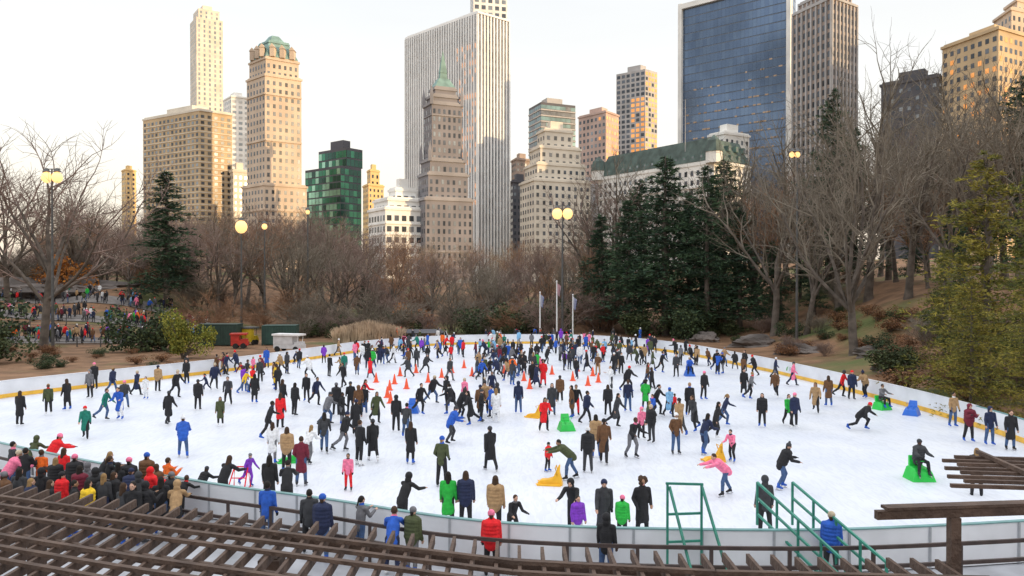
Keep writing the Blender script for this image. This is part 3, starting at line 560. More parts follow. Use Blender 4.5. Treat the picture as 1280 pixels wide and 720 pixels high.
mb=MB(); mb.box(-.075,.075,-.075,.075,-.05,z-.07); obj('post',mb.mesh('post',[mwd]),E,(6.75,12.13,0))
for i in range(8):
    mb=MB(); y0=12.6+i*.3; x0=7.15+.14*i+(.25 if i%2 else 0); mb.beam((x0,y0+.35,z+.2),(15,y0-.65,z+.2),.07,.06); obj('slat',mb.mesh('slat',[mwd]),E)
for xx in (8.6,9.9,11.2):
    mb=MB(); mb.beam((xx,12.2,z+.27),(xx+.3,15.2,z+.27),.07,.07); obj('rafter',mb.mesh('rafter',[mwd]),E)
mgn=mat('green_painted_steel',(.03,.22,.16),.45,4,.15)
def pipes(name,label,segs,w=.055):
    E=empty(name,(0,0,0),label,'gate')
    for nm,L_ in segs.items():
        for a,b in L_: mb=MB(); mb.beam(a,b,w,w); obj(nm,mb.mesh(nm,[mgn]),E)
x0,x1=wx(822,21.4),wx(863,21.4)
pipes('gate_frame','green steel gate frame at the rink barrier',{'upright':[((x0,20.0,0),(x0,20.0,2.35)),((x1,20.1,2.3),(x1+.45,19.0,.2)),((x0+.05,20.0,2.3),(x0+.45,18.9,.2)),((x1,20.1,0),(x1,20.1,2.3))],
 'crossbar':[((x0-.04,20.0,2.38),(x1+.04,20.1,2.33)),((x0,20.0,1.6),(x1,20.1,1.6)),((x0,20.0,.9),(x1,20.1,.9)),((x0+.4,19.05,.5),(x1+.4,19.1,.5))]})
segs={'handrail':[],'baluster':[]}
for s in (0,.95):
    a=Vector((wx(950,21.2)+s,21.4,2.05)); b=Vector((wx(1045,19)+s,18.4,.95))
    for dz in (0,-.42,-.85): segs['handrail'].append((a+Vector((0,0,dz)),b+Vector((0,0,dz))))
    for t in (0,.25,.5,.75,1): p=a.lerp(b,t); segs['baluster'].append((p,(p.x,p.y,max(0,p.z-1.15))))
pipes('stair_railing','green steel stair railing leading to the ice',segs)
mco=mat('cone_orange',(.85,.10,.03),.5,6,.1)
for px,py in ((565,466),(552,472),(535,478),(493,480),(487,488),(484,497),(488,504),(520,466),(600,465),(630,467),(655,476),(662,486),(716,476),(722,464),(741,470),(748,478),(611,462),(580,460),(500,470),(470,478),(590,470),(690,468),(508,486),(735,482)):
    x,y=gp(px,py); E=empty('traffic_cone',(x,y,0.004),'orange traffic cone standing on the ice','traffic cone','cones on the ice')
    mb=MB(); mb.tube([Vector((0,0,.03)),Vector((0,0,.7)),Vector((0,0,.72))],[.17,.035,.02],10,0,True); obj('body',mb.mesh('body',[mco]),E); mb=MB(); mb.box(-.21,.21,-.21,.21,0,.04); obj('base',mb.mesh('base',[mco]),E)
# ------------------------------------------------------------ people
def cap_mesh(mb,p0,p1,r0,r1,flat=1.0,n=12):
    a=p1-p0; L_=a.length; a=a/L_ if L_>1e-6 else Vector((0,0,1)); X=Vector((1,0,0)); u=X-a*X.dot(a)
    if u.length<.2: u=Vector((0,1,0))-a*a.y
    u.normalize(); v=a.cross(u); rings=[]
    for t in (-90,-60,-30,0): rings.append((p0+a*(math.sin(rad(t))*r0),max(.0004,r0*math.cos(rad(t)))))
    for t in (0,30,60,90): rings.append((p1+a*(math.sin(rad(t))*r1),max(.0004,r1*math.cos(rad(t)))))
    vs=[];K=len(rings)
    for c,r in rings:
        for i in range(n): t=6.28318*i/n; vs.append(tuple(c+u*math.cos(t)*r+v*math.sin(t)*r*flat))
    fs=[(k*n+i,k*n+(i+1)%n,(k+1)*n+(i+1)%n,(k+1)*n+i) for k in range(K-1) for i in range(n)]
    fs.append(tuple(range(n))[::-1]); fs.append(tuple(range((K-1)*n,K*n))); mb.add(vs,fs)
class Prims:
    def __init__(s): s.p=[]
    def cap(s,p0,p1,r0,r1,m,flat=1.0): s.p.append(('c',Vector(p0),Vector(p1),r0,r1,m,flat))
    def ell(s,c,rr,ax,m): s.p.append(('e',Vector(c),rr,ax,m))
    def mesh(s,name,vox,nm,smooth=2):
        mb=MB()
        for q in s.p:
            if q[0]=='c': cap_mesh(mb,q[1],q[2],q[3],q[4],q[6])
            else:
                c,rr,ax=q[1],q[2],q[3]; vs=[];n=12;K=9
                for k in range(K):
                    ph=math.pi*(k/(K-1))-math.pi/2; cz=math.cos(ph) if 0<k<K-1 else .01
                    for i in range(n):
                        t=6.28318*i/n; vs.append(tuple(c+ax[0]*(rr[0]*cz*math.cos(t))+ax[1]*(rr[1]*cz*math.sin(t))+ax[2]*(rr[2]*math.sin(ph))))
                fs=[(k*n+i,k*n+(i+1)%n,(k+1)*n+(i+1)%n,(k+1)*n+i) for k in range(K-1) for i in range(n)]
                fs.append(tuple(range(n))[::-1]); fs.append(tuple(range((K-1)*n,K*n))); mb.add(vs,fs)
        me=mb.mesh('tmp',[]); o=bpy.data.objects.new('tmp',me); link(o)
        md=o.modifiers.new('r','REMESH'); md.mode='VOXEL'; md.voxel_size=vox
        if smooth: s2=o.modifiers.new('s','SMOOTH'); s2.factor=.5; s2.iterations=smooth
        dg=bpy.context.evaluated_depsgraph_get(); nmsh=bpy.data.meshes.new_from_object(o.evaluated_get(dg)); bpy.data.objects.remove(o)
        nmsh.name=name; nf=len(nmsh.polygons); c=np.empty(nf*3); nmsh.polygons.foreach_get('center',c); c=c.reshape(-1,3)
        best=np.full(nf,9.9); mi=np.zeros(nf,int)
        for q in s.p:
            if q[0]=='c':
                a=np.array(q[1]);b=np.array(q[2]); ab=b-a; t=np.clip(((c-a)@ab)/max(1e-9,ab@ab),0,1); dd=np.linalg.norm(c-(a+t[:,None]*ab),axis=1)-(q[3]+(q[4]-q[3])*t)*(.5+.5*q[6]); m=q[5]
            else:
                l=c-np.array(q[1]); w=np.stack([l@np.array(q[3][i])/q[2][i] for i in range(3)],1); dd=(np.linalg.norm(w,axis=1)-1)*min(q[2]); m=q[4]
            k=dd<best; best[k]=dd[k]; mi[k]=m
        for _ in range(7): nmsh.materials.append(None)
        nmsh.polygons.foreach_set('material_index',mi.astype(np.int32)); nmsh.polygons.foreach_set('use_smooth',[True]*nf); nmsh.update(); return nmsh
# slots: 0 jacket 1 trousers 2 skin 3 hair 4 boots 5 accent 6 dark
POSES={'stand':(4,(3,6,4),(-4,4,4),(6,7,14),(-3,8,22)),'glide':(13,(16,28,4),(-24,22,7),(18,18,28),(-14,16,20)),'stride':(18,(32,38,9),(-20,15,13),(34,15,35),(-30,14,25)),
'lean':(24,(26,40,5),(2,28,7),(30,12,55),(18,14,60)),'push':(48,(25,22,5),(-12,14,6),(72,5,10),(72,5,12)),'seated':(8,(84,80,9),(80,76,9),(48,10,35),(48,10,35)),
'crouch':(44,(60,78,6),(-20,44,12),(24,40,30),(-10,45,20)),'reach':(6,(6,8,6),(-8,8,6),(14,55,10),(5,12,25)),'pocket':(3,(0,3,5),(5,8,5),(-14,14,66),(-14,14,60)),'rail':(32,(6,6,6),(-4,4,5),(48,12,38),(52,12,32)),
'walk':(6,(22,14,3),(-18,16,3),(-18,8,16),(20,8,22)),'phone':(5,(2,4,6),(-6,8,5),(38,4,80),(30,6,88))}
def build_person(pose,outfit,hair,kid=False,skates=True):
    ln,lL,lR,aL,aR=POSES[pose]; r=random.Random(sum(map(ord,pose+outfit+hair)))
    P=Prims(); Hh=Prims(); puff={'short':1.05,'puffy':1.26,'coat':1.14}[outfit]
    D=lambda a,s,sd:Vector((sd*math.sin(rad(s)),-math.sin(rad(a))*math.cos(rad(s)),-math.cos(rad(a))*math.cos(rad(s))))
    pel=Vector((0,0,0)); td=Vector((0,-math.sin(rad(ln)),math.cos(rad(ln)))); hl=ln*.45; hd=Vector((0,-math.sin(rad(hl)),math.cos(rad(hl)))); fd=Vector((0,-math.cos(rad(hl)),-math.sin(rad(hl)))); X=Vector((1,0,0))
    feet=[]; blades=[]
    for sd,(a,k,s) in ((1,lL),(-1,lR)):
        hip=pel+X*sd*.085-td*.02; kn=hip+D(a,s,sd)*.43; an=kn+D(a-k,s*.6,sd)*.41
        P.cap(hip,kn,.10,.070,1,.95); P.cap(kn,an+Vector((0,0,.06)),.070,.056,1)
        P.cap(kn.lerp(an,.25)+Vector((0,.018,0)),kn.lerp(an,.5),.06,.054,1)
        pit=max(0,-(a-k))*.45; ft=Vector((sd*.18,-math.cos(rad(pit)),-math.sin(rad(pit)))).normalized(); fu=Vector((0,-math.sin(rad(pit)),math.cos(rad(pit))))
        P.cap(an+Vector((0,0,.08)),an,.057,.053,4); P.cap(an-ft*.03-fu*.03,an+ft*.14-fu*.045,.043,.034,4); P.cap(an+ft*.05-fu*.02,an+ft*.12-fu*.04,.04,.034,4)
        low=an-fu*.085; feet.append(min(low.z,(low+ft*.15).z)); blades.append((an-fu*.075,ft,fu))
    ch=pel+td*.30; sh=pel+td*.47
    P.cap(pel-td*.03,ch,.150*puff,.162*puff,0,.76); P.cap(ch,sh-td*.02,.162*puff,.125*puff,0,.74); P.cap(sh-X*.15-td*.015,sh+X*.15-td*.015,.070*puff**.5,.070*puff**.5,0)
    P.cap(pel-td*.08,pel,.145,.145,1,.78)
    if outfit=='coat':
        mid=((D(lL[0],0,1)+D(lR[0],0,1))*.5).normalized() if pose!='seated' else Vector((0,-1,-.3)).normalized()
        P.cap(pel,pel+mid*.36,.160,.175,0,.85); P.cap(pel+mid*.2+X*.05,pel+mid*.42+X*.08,.13,.12,0); P.cap(pel+mid*.2-X*.05,pel+mid*.42-X*.08,.13,.12,0)
    else: P.cap(pel-td*.10,pel+td*.08,.154*puff,.152*puff,0,.8)
    if outfit=='puffy':
        for t in (.02,.12,.22,.32,.42): P.cap(pel+td*t-X*.04,pel+td*t+X*.04,.150*puff,.150*puff,0,.8)
    P.cap(sh+td*.02,sh+td*.09,.082,.074,0 if outfit!='short' else 5)
    nk=sh+td*.06; P.cap(nk,nk+hd*.08,.056,.052,2)
    hs=1.0 if not kid else 1.25
    ax=(X,-fd,hd); hc=nk+hd*.148*hs
    P.ell(hc,(.076*hs,.094*hs,.112*hs),ax,2); P.ell(hc+fd*.03-hd*.055*hs,(.054*hs,.062*hs,.055*hs),ax,2)
    P.cap(hc+fd*.09*hs+hd*.005,hc+fd*.108*hs-hd*.022,.009,.014,2)
    for sd in (1,-1):
        P.ell(hc+X*sd*.078*hs-hd*.01,(.012,.022,.032),ax,2); P.ell(hc+fd*.086*hs+X*sd*.032*hs+hd*.012,(.014,.01,.009),ax,6)
    P.ell(hc+fd*.088*hs-hd*.058*hs,(.024,.012,.007),ax,5)
    for sd,(a,o,e) in ((1,aL),(-1,aR)):
        s0=sh+X*sd*.172-td*.015; el=s0+D(a,o,sd)*.285; inn=-.25 if pose in('phone','pocket') else 0
        fdv=D(a+e,o*.4,sd); fdv=(fdv+X*sd*inn).normalized(); wr=el+fdv*.245
        P.cap(s0,el,.064*puff,.053*puff,0); P.cap(el,wr,.053*puff,.042*puff,0)
        hdn=(wr-el).normalized(); gl=2 if r.random()<.4 else 6
        pm_=wr+hdn*.055; w=hdn.cross(Vector((0,0,1))); w=(w if w.length>.2 else X).normalized(); nrm=w.cross(hdn).normalized()
        P.cap(wr,pm_,.03,.036,gl,.8)
        for j,(off,l) in enumerate(((-.03,.062),(-.01,.074),(.01,.070),(.03,.055))):
            b=pm_+w*off+hdn*.015; k1=b+hdn*l*.55; P.cap(b,k1,.0105,.0098,gl); P.cap(k1,k1+(hdn*.75-nrm*.6).normalized()*l*.5,.0098,.0085,gl)
        P.cap(wr+hdn*.02-w*.02*sd,wr+hdn*.06-w*.058*sd,.012,.0105,gl)
    if hair in('short','long','pony','curly'):
        Hh.ell(hc-fd*.018*hs+hd*.022*hs,(.086*hs,.096*hs,.108*hs),ax,3)
        if hair=='long':
            Hh.cap(hc-fd*.05-hd*.02,hc-fd*.085-hd*.2,.075,.06,3,.8)
            for sd in(1,-1): Hh.cap(hc+X*sd*.06-fd*.02,hc+X*sd*.075-hd*.18-fd*.03,.035,.028,3)
        if hair=='pony': Hh.cap(hc-fd*.1+hd*.04,hc-fd*.15-hd*.14,.035,.022,3)
        if hair=='curly':
            for i in range(16):
                v=Vector((r.gauss(0,1),r.gauss(0,1),r.gauss(0,1))).normalized(); q=hc-fd*.03+hd*.03+Vector((v.x*.11,v.y*.10,v.z*.10))
                if (q-hc).dot(fd)<.05: Hh.ell(q,(.06,.06,.06),ax,3)
    elif hair in('beanie','pom'):
        Hh.ell(hc-fd*.008+hd*.045*hs,(.09*hs,.103*hs,.09*hs),ax,5); Hh.cap(hc+hd*.035*hs-X*.01,hc+hd*.035*hs+X*.01,.088*hs,.088*hs,5)
        Hh.cap(hc-fd*.05-hd*.02,hc-fd*.06-hd*.07,.055,.045,3)
        if hair=='pom': Hh.ell(hc+hd*.155*hs,(.045,.045,.042),ax,5)
    elif hair=='hood':
        Hh.ell(hc-fd*.03+hd*.02,(.11,.118,.125),ax,0); Hh.cap(hc-fd*.05-hd*.1,sh+td*.03,.09,.1,0)
    zlo=min(feet)-(.045 if skates else 0)
    sk=MB()
    for (b,ft,fu) in blades:
        sk.beam(b-fu*.03+ft*(-.09)-fu*.03,b-fu*.03+ft*.19-fu*.03,.012,.03,up=tuple(fu))
        for t in (-.04,.1): sk.beam(b+ft*t-fu*.02-fu*.03,b+ft*t+fu*.01,.04,.05,up=tuple(ft))
    return P,Hh,sk,-zlo
fabric={}
PAL={'black':(.014,.014,.017),'charcoal':(.04,.042,.048),'navy':(.014,.022,.065),'grey':(.15,.15,.165),'blue':(.02,.10,.48),'denim blue':(.05,.10,.22),'pale blue':(.2,.42,.65),'red':(.72,.012,.018),'maroon':(.15,.012,.03),'olive green':(.06,.075,.03),'tan':(.38,.24,.12),'brown':(.13,.06,.025),'orange':(.80,.14,.015),'teal green':(.01,.18,.13),'green':(.02,.42,.05),'pink':(.85,.20,.34),'white':(.75,.76,.78),'purple':(.20,.04,.48),'yellow':(.80,.52,.02),'hair dark':(.012,.008,.006),'hair brown':(.05,.025,.012),'hair blond':(.28,.17,.07),'skin light':(.56,.34,.25),'skin mid':(.34,.19,.12),'skin dark':(.09,.045,.03),'steel':(.5,.5,.52),'cream':(.5,.42,.3)}
for k,c in PAL.items(): fabric[k]=mat(k.replace(' ','_'),c,.85 if k!='steel' else .3,9,.18,bump=.2,bs=40,metal=.0 if k!='steel' else .9)
VAR={}
combos=[('stand','short','short'),('stand','puffy','beanie'),('stand','coat','long'),('stand','short','hood'),('stand','puffy','long'),
('walk','coat','beanie'),('walk','puffy','short'),('walk','short','long'),('phone','puffy','hood'),('phone','coat','short'),('phone','short','pony'),
('glide','short','short'),('glide','puffy','pom'),('glide','coat','long'),('glide','short','beanie'),
('stride','short','short'),('stride','puffy','beanie'),('stride','short','pony'),
('lean','short','short'),('lean','puffy','pom'),('lean','coat','long'),('push','short','beanie'),('push','puffy','short'),
('seated','puffy','beanie'),('seated','short','short'),('crouch','short','short'),('crouch','puffy','beanie'),
('reach','short','long'),('reach','puffy','beanie'),('reach','coat','short'),('pocket','coat','short'),('pocket','puffy','long'),('pocket','short','beanie'),('pocket','coat','curly'),
('rail','puffy','beanie'),('rail','coat','long'),('rail','short','short'),('rail','short','hood')]
def shift(me,dz): me.transform(Matrix.Translation((0,0,dz)))
for c in combos:
    P,Hh,sk,dz=build_person(*c)
    b=P.mesh('body',.0125,7,1); h=Hh.mesh('hair',.014,7,2); s=sk.mesh('skate',[fabric['steel']])
    for q in (b,h,s): shift(q,dz)
    j=bmesh.new(); j.from_mesh(b); j.from_mesh(h); jm=bpy.data.meshes.new('person_body'); j.to_mesh(jm); j.free()
    for _ in range(7): jm.materials.append(None)
    VAR.setdefault(c[0],[]).append(dict(c=c,body=b,hair=h,skate=s,joined=jm,dz=dz))
print('people meshes',time.time()-T0)
JW=[('black',32),('charcoal',12),('navy',12),('grey',6),('blue',6),('olive green',5),('red',5.5),('maroon',3),('tan',4),('brown',5),('orange',2),('teal green',2),('pink',2.5),('white',4),('purple',1.5),('pale blue',1.5),('green',1.5),('yellow',.7)]
PW=[('black',45),('charcoal',15),('denim blue',22),('navy',12),('grey',6),('tan',2)]
def pick(Wt):
    t=R.uniform(0,sum(w for _,w in Wt))
    for k,w in Wt:
        t-=w
        if t<=0: return k
    return Wt[0][0]
VERB={'stand':'standing','glide':'gliding','stride':'skating','lean':'leaning forward skating','push':'bending forward with arms out','seated':'sitting','crouch':'crouching low while skating','reach':'standing with arm outstretched','pocket':'standing with bent arms','rail':'leaning forward','walk':'moving slowly','phone':'standing holding hands up'}
placed=[]; cnt=[0]
def person(x,y,jc=None,pc=None,pose=None,face=None,scale=None,fit=None,hair=None,where='on the ice',z=0.0,group='skaters on the ice'):
    pose=pose or R.choices(['stand','glide','stride','lean','reach','pocket','crouch','walk','phone'],[20,20,14,12,3,12,1.5,16,7])[0]
    vs=VAR[pose]
    if fit: vs=[v for v in vs if v['c'][1]==fit] or vs
    if hair: vs=[v for v in vs if v['c'][2]==hair] or vs
    v=R.choice(vs); jc=jc or pick(JW); pc=pc or pick(PW); face=R.uniform(0,360) if face is None else face; scale=scale or R.choices([R.uniform(.93,1.04),R.uniform(.68,.85)],[.88,.12])[0]
    near=y<36; skin=R.choices(['skin light','skin mid','skin dark'],[6,3,1.5])[0]; hr=R.choices(['hair dark','hair brown','hair blond'],[6,4,1])[0]
    ac=R.choice(['black','grey','red','cream','navy','white','pink','charcoal','blue','charcoal']); bt=R.choice(['black','black','blue','white','charcoal','blue'])
    sl=[jc,pc,skin,hr,bt,ac,'black']
    def setm(o):
        for i,k in enumerate(sl): o.material_slots[i].link='OBJECT'; o.material_slots[i].material=fabric[k]
    if where!='on the ice': z-=.045+.03
    wear={'short':'jacket','puffy':'padded jacket','coat':'long coat'}[v['c'][1]]
    lab=f"person in {jc} {wear} and {pc} trousers {VERB[pose]} {where}"
    if len(lab.split())>12: lab=f"person in {jc} {wear} {VERB[pose]} {where}"
    if len(lab.split())>12: lab=f"person in {jc} {wear} {where}"
    o=obj('person',v['body'] if near else v['joined'],None,(x,y,z)); setm(o); thing(o,lab,'person',group)
    if near:
        nm='hat' if v['c'][2] in('beanie','pom') else ('hood' if v['c'][2]=='hood' else 'hair')
        h=obj(nm,v['hair'],o); setm(h)
        if where=='on the ice': obj('ice_skates',v['skate'],o)
    s=scale; o.scale=(s*1.04,s*1.04,s); o.rotation_euler=(0,0,rad(face)); placed.append((x,y)); cnt[0]+=1; return o
def pf(px,py,*a,**k): x,y=gp(px,py); return person(x,y,*a,**k)
def ph(px,pyh,*a,h=1.7,**k):
    d=F*(H-h)/(pyh-HY); return person(wx(px,d),d,*a,**k)
S=[(228,572,'blue','denim blue','lean',200),(106,549,'teal green','black','walk',20,.9,'coat'),(275,533,'olive green','black','stand',10,.85,'coat'),(310,609,'purple','purple','glide',60,.7),(435,614,'pink','red','stand',0,.75),
(376,608,'maroon','denim blue','pocket',180),(405,566,'charcoal','denim blue','walk',190,1,None),(449,582,'black','black','stand',150),(466,577,'black','black','walk',200,1,'coat'),(513,580,'black','black','stand',170),(552,609,'olive green','black','pocket',160),
(563,555,'blue','charcoal','lean',100),(613,589,'black','black','walk',200,1,'coat'),(713,600,'olive green','denim blue','push',-80),(735,591,'black','charcoal','stand',180),(685,590,'red','black','stand',60,.65),
(755,580,'brown','black','walk',170,1.05,'coat'),(745,572,'tan','denim blue','stand',190),(790,573,'black','grey','lean',30),(845,568,'brown','denim blue','pocket',10),(880,568,'navy','denim blue','lean',120),(907,620,'pink','denim blue','push',-75,.95),(916,578,'pink','black','lean',-40,.8),
(978,612,'black','denim blue','lean',90),(993,536,'navy','black','stand',20),(953,534,'black','black','stand',-20),(1076,538,'black','black','crouch',60),(1020,517,'tan','black','glide',-30,1,'coat'),(1036,508,'brown','denim blue','stand',180),
(1192,534,'tan','denim blue','stand',10),(1212,553,'maroon','black','phone',0,1),(1238,557,'navy','denim blue','stand',0),(1264,563,'black','denim blue','stand',-10),
(210,531,'black','black','walk',170,1,'coat'),(247,513,'black','black','stand',190),(285,506,'charcoal','black','stride',10),(318,504,'black','black','stand',180),(150,525,'blue','white','lean',0),(130,526,'teal green','denim blue','glide',90),(60,519,'olive green','black','stand',20),(24,532,'black','black','stand',180,1,'coat'),
(335,548,'black','black','stride',120),(340,580,'white','grey','stand',180,.95),(358,592,'tan','black','stand',180),(385,580,'white','grey','lean',160,.9),(350,536,'red','black','stand',180),(430,565,'black','grey','glide',100),(408,532,'grey','denim blue','stride',100),(383,502,'black','black','stand',0),(220,498,'black','black','glide',60),
(620,528,'white','white','stand',180,1,'coat'),(648,517,'navy','denim blue','stand',180),(600,521,'brown','black','walk',170,1,'coat'),(606,518,'tan','black','stand',0),(575,526,'black','black','lean',90),(588,532,'black','black','glide',-90),(679,483,'red','red','pocket',0,1.05,'coat'),(802,549,'pink','black','stand',20,.85),(525,519,'black','black','glide',40),(540,505,'black','denim blue','stride',60),
(680,540,'red','black','lean',10),(690,520,'charcoal','denim blue','stand',0),(720,520,'black','red','glide',0),(733,530,'navy','black','walk',90),(700,505,'brown','black','stand',180),(760,520,'black','black','stand',180),(770,535,'charcoal','black','glide',60),(785,515,'navy','denim blue','stand',0),(820,520,'black','black','stride',60),(850,545,'tan','charcoal','walk',200),(868,540,'charcoal','black','glide',-60),
(862,520,'black','black','stand',0),(895,550,'black','black','glide',70),(905,533,'navy','denim blue','stride',80),(930,495,'black','black','stand',0),(938,500,'grey','black','glide',90),(880,500,'black','black','stand',30),(970,498,'brown','black','glide',-40),(1065,500,'navy','black','stand',0),(1082,498,'tan','black','lean',-60),
(495,540,'black','black','stand',180),(507,548,'charcoal','denim blue','stride',170),(470,530,'olive green','black','glide',30),(455,520,'black','denim blue','stand',0),(420,520,'black','black','stand',180),(395,508,'navy','black','glide',50),(445,545,'black','black','walk',190,1,'coat'),
(112,498,'grey','black','stand',0),(118,487,'black','black','stand',0),(140,492,'navy','denim blue','walk',90),(182,499,'white','white','stand',0,.8),(197,490,'tan','black','stand',180),(233,480,'black','black','stand',0),(155,510,'charcoal','denim blue','stride',30),(268,487,'navy','black','glide',30),(305,490,'purple','denim blue','stand',180),(325,480,'charcoal','black','stand',0)]
for s in S:
    pf(s[0],s[1],s[2],s[3],s[4],s[5],s[6] if len(s)>6 else R.uniform(.96,1.04),s[7] if len(s)>7 else None)
for px,py,jc,pc,po,fa,scl,fit,hr in ((278,576,'black','black','rail',160,1,None,'long'),(336,572,'black','black','stand',180,1,'coat',None),(358,582,'black','black','rail',190,1,None,None),(560,593,'green','black','stand',180,.98,'coat',None),(582,592,'navy','black','stand',180,1,'puffy',None),(619,598,'tan','black','stand',170,1,'puffy',None),(503,598,'black','black','rail',150,1,'short',None),(640,617,'black','black','lean',30,.8,None,None),(717,600,'black','black','rail',-20,1,None,None),(722,622,'purple','white','stand',20,.8,None,None),(755,600,'charcoal','black','walk',0,1,'coat',None),(778,622,'green','black','stand',160,.78,'puffy','pom'),(803,600,'black','black','pocket',10,1,'coat','curly'),(957,598,'charcoal','black','stand',180,1,None,None),(225,600,'black','black','rail',160,.8,None,None),(250,588,'black','navy','rail',150,.75,None,None)):
    h=1.72*scl*(.93 if po=='rail' else 1); ph(px,py,jc,pc,po,fa,scl,fit,hr,h=h)
GS='spectators beside the rink barrier'
for px,py,jc,po,fa,fit,hr in ((8,566,'pink','rail',140,None,None),(22,585,'charcoal','stand',170,None,'long'),(38,548,'olive green','rail',150,None,None),(62,545,'red','rail',130,'puffy',None),(78,560,'red','stand',150,None,None),(92,568,'black','stand',180,'puffy',None),(108,578,'grey','stand',160,None,'hood'),(108,600,'yellow','pocket',150,'puffy',None),(125,568,'black','rail',160,None,'long'),(128,592,'charcoal','stand',180,None,None),(146,578,'black','stand',190,'coat',None),(158,590,'navy','rail',170,None,None),(166,602,'black','stand',0,None,'long'),(182,566,'brown','stand',160,'puffy',None),(186,584,'red','phone',120,'puffy',None),(208,572,'orange','phone',150,None,None),(200,596,'black','stand',180,None,None),(218,606,'tan','rail',190,None,None),(135,570,'black','phone',150,None,None),(172,590,'charcoal','stand',170,None,None),(50,585,'black','stand',150,None,None),(2,590,'brown','stand',120,None,None),(90,600,'black','phone',140,None,None),
 (30,560,'black','phone',160,None,None),(50,562,'orange','stand',150,None,None),(68,572,'black','stand',170,'puffy',None),(14,552,'charcoal','stand',150,None,None),(118,585,'black','phone',180,None,'hood'),(140,590,'black','stand',160,'puffy',None),(152,604,'charcoal','stand',140,None,None),(180,602,'black','phone',170,None,None),(194,580,'brown','stand',170,None,None),(212,590,'black','stand',160,'puffy',None),(75,590,'red','stand',150,'puffy',None),(60,600,'black','stand',130,None,None),(36,598,'navy','stand',150,None,None),(160,572,'black','stand',180,None,'beanie'),(98,582,'maroon','stand',160,None,None),
 (333,602,'blue','stand',180,'short',None),(386,612,'charcoal','stand',180,None,'short'),(402,618,'navy','stand',190,None,'beanie'),(450,620,'grey','phone',160,None,None),(490,640,'blue','rail',170,None,None),(515,634,'olive green','stand',180,None,'beanie'),(614,638,'red','stand',180,'puffy',None),(758,642,'black','stand',180,None,None),(1040,640,'blue','stand',150,None,None),(1222,560,'black','pocket',170,None,None)):
    sc_=R.uniform(.93,1.03); h=1.72*sc_*(.92 if po=='rail' else 1); ph(px,py,jc,pick(PW),po,fa+R.uniform(-25,25),sc_,fit,hr,h=h,where='beside the rink barrier',group=GS)
def extr(mb,prof,w0,w1):
    n=len(prof); zmax=max(p[1] for p in prof); vs=[]
    for s in (-1,1):
        for (y,z) in prof: w=w0+(w1-w0)*z/zmax; vs.append((s*w/2,y,z))
    fs=[(i,(i+1)%n,n+(i+1)%n,n+i) for i in range(n)]+[tuple(range(n))[::-1],tuple(range(n,2*n))]
    mb.add(vs,fs)
def bevel(me,w=.03):
    bm=bmesh.new(); bm.from_mesh(me); bmesh.ops.recalc_face_normals(bm,faces=bm.faces); bmesh.ops.bevel(bm,geom=list(bm.edges),offset=w,segments=2,affect='EDGES',profile=.5); bm.to_mesh(me); bm.free(); me.update(); return me
def aid(px,py,c,label,rot,rider=None,block=False,s=.92):
    x,y=gp(px,py); E=empty('skating_aid',(x,y,.0),label,'skating aid','skating aids on the ice'); m=mat('plastic_shell',c,.35,3,.08)
    mb=MB()
    if block: extr(mb,[(-.42,0),(.42,0),(.40,.42),(.30,.48),(-.22,.46),(-.34,.34)],.88,.56)
    else: extr(mb,[(-.5,0),(.45,0),(.50,.08),(.36,.20),(.10,.22),(-.12,.30),(-.22,.52),(-.34,.80),(-.40,.80),(-.38,.50),(-.46,.22)],.40,.10)
    obj('body',bevel(mb.mesh('body',[m]),.018),E)
    if block:
        mb=MB(); extr(mb,[(.22,.0),(.34,.0),(.44,.36),(.36,.38)],.52,.42); me=bevel(mb.mesh('backrest',[m]),.02); obj('backrest',me,E,(0,0,.47))
    else:
        for q_ in (-.28,.28): mb=MB(); extr(mb,[(-.45,0),(.48,0),(.56,.09),(.30,.07),(-.38,.08)],.10,.07); obj('runner',bevel(mb.mesh('runner',[m]),.012),E,(q_,0,0))
    mb=MB(); hz=.5 if block else .48; mb.tube([Vector((-.10,-.3,hz-.14)),Vector((-.24,-.22,hz+.24)),Vector((.24,-.22,hz+.24)),Vector((.10,-.3,hz-.14))],[.022]*4,8,0,True); obj('handle',mb.mesh('handle',[m],True),E); E.rotation_euler=(0,0,rad(rot)); E.scale=(s,s,s)
    if rider:
        o=person(x,y,rider,'black','seated',rot,.95,z=0)
        o.location.z=.60*s-.48*.95+.03; o.location.y+=.08; o['label']=f'person in {rider} jacket sitting on a skating aid'
aid(1150,600,(.02,.55,.07),'bright green blocky skating aid on the ice',0,'charcoal',True,1.0); aid(1103,512,(.02,.55,.07),'bright green plastic skating aid near barrier',20,'grey',True); aid(1140,519,(.02,.14,.6),'blue plastic skating aid near the barrier',-40,None,True); aid(688,606,(.85,.45,.02),'yellow plastic skating aid pushed by skater',80); aid(893,577,(.85,.45,.02),'yellow plastic skating aid on the ice',100); aid(708,538,(.02,.5,.07),'green plastic skating aid on the ice',10,None,True); aid(668,522,(.85,.45,.02),'yellow plastic skating aid on the ice',60); aid(362,578,(.02,.5,.07),'green plastic skating aid on the ice',100); aid(515,516,(.02,.14,.6),'blue plastic skating aid on the ice',0,None,True); aid(862,470,(.02,.14,.6),'blue plastic skating aid on the ice',0,'blue',True)
x,y=gp(298,612); E=empty('skating_walker',(x,y,0),'red tubular skating walker frame on the ice','skating walker'); mb=MB()
for s in (-.3,.3): mb.tube([Vector((s,-.35,.02)),Vector((s,.35,.02)),Vector((s*.8,.25,.75)),Vector((s,-.35,.02))],[.025]*4,6)
mb.tube([Vector((-.24,.25,.75)),Vector((.24,.25,.75))],[.025]*2,6); mb.tube([Vector((-.27,.0,.4)),Vector((.27,.0,.4))],[.02]*2,6); obj('frame',mb.mesh('frame',[fabric['red']]),E)
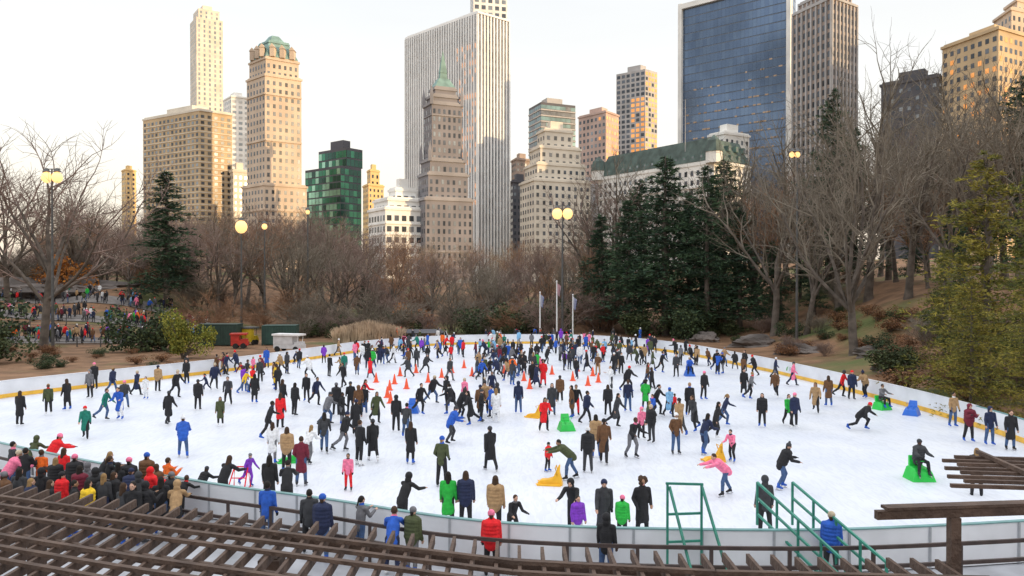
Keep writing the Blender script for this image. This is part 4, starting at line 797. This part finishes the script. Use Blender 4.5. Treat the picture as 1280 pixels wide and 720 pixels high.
def dens(px,py):
    if py<452: return 1.0 if 380<px<960 else .55
    if py<475: return .95 if 230<px<950 else .45
    if py<500: return .75 if 300<px<900 else .2
    if py<540: return .55 if (340<px<620 or 690<px<900) else .08
    if py<580: return .30 if (340<px<520 or 720<px<900) else .02
    return .0
def fillpt():
    for _ in range(6000):
        if R.random()<.45:
            a,b=R.choice(placed); t=R.uniform(0,6.28); q=R.uniform(.5,1.1); x=a+math.cos(t)*q; y=b+math.sin(t)*q; mn=.45
            if y<36: continue
        else: x=R.uniform(-32,24); y=30+63*(R.random()**.75); mn=.7
        if not inside(x,y) or edge_d(x,y)<.7: continue
        px=640+x/y*F; py=HY+H/y*F
        if px<3 or px>1277 or R.random()>dens(px,py): continue
        if min((x-a)**2+(y-b)**2 for a,b in placed)<mn*mn: continue
        return x,y
    return None
while cnt[0]<300:
    p=fillpt()
    if not p: break
    person(*p)
print('persons',cnt[0],time.time()-T0)
low=[]
for c in (('stand','short','short'),('stride','puffy','beanie'),('walk','coat','beanie'),('pocket','puffy','long')):
    P,Hh,sk,dz=build_person(*c); P.p+=Hh.p; m=P.mesh('l',.035,7,1); shift(m,dz)
    v=np.empty(len(m.vertices)*3); m.vertices.foreach_get('co',v); fs=[tuple(p.vertices) for p in m.polygons]; mi=[p.material_index for p in m.polygons]; low.append((v.reshape(-1,3),fs,mi)); bpy.data.meshes.remove(m)
keys=list(PAL.keys()); km={k:i for i,k in enumerate(keys)}
def crowd(name,label,P_):
    V=[];Fs=[];M=[];off=0
    for (x,y,z) in P_:
        v,fs,mi=R.choice(low); a=R.uniform(0,6.28); s=R.uniform(.9,1.05); c_,s_=math.cos(a),math.sin(a)
        w=np.stack([(v[:,0]*c_-v[:,1]*s_)*s+x,(v[:,0]*s_+v[:,1]*c_)*s+y,v[:,2]*s+z],1); V.append(w)
        Fs+= [tuple(i+off for i in f) for f in fs]; sl=[km[pick(JW)],km[pick(PW)],km['skin light'],km['hair dark'],km['black'],km[R.choice(['black','grey','red','white'])],km['black']]; M+=[sl[i] for i in mi]; off+=len(v)
    me=bpy.data.meshes.new(name); me.from_pydata(np.concatenate(V).tolist(),[],Fs)
    for k in keys: me.materials.append(fabric[k])
    me.polygons.foreach_set('material_index',M); me.polygons.foreach_set('use_smooth',[True]*len(Fs)); me.update(); thing(obj(name,me),label,'crowd',kind='stuff')
Pc=[]
for i in range(110):
    for _ in range(500):
        x=R.uniform(-28,20); y=R.uniform(60,92.5)
        if inside(x,y) and edge_d(x,y)>.5 and min((x-a)**2+(y-b)**2 for a,b in placed)>.3: Pc.append((x,y,0)); placed.append((x,y)); break
for C_,n in ((C1,150),(C2,110),(C3,60)):
  for i in range(n):
    k=R.uniform(.6,len(C_)-1.01); a,b=C_[int(k)],C_[int(k)+1]; f=k-int(k); x=a[0]+(b[0]-a[0])*f+R.gauss(0,.6); y=a[1]+(b[1]-a[1])*f+R.uniform(-1.8,2.6); Pc.append((x,y,hgt(x,y)+.03))
for i in range(30):
    x=R.uniform(-16,16); y=R.uniform(95,97); Pc.append((x,y,-.05))
crowd('crowd','distant crowd of people on ice and park path',Pc)
print('done',time.time()-T0)
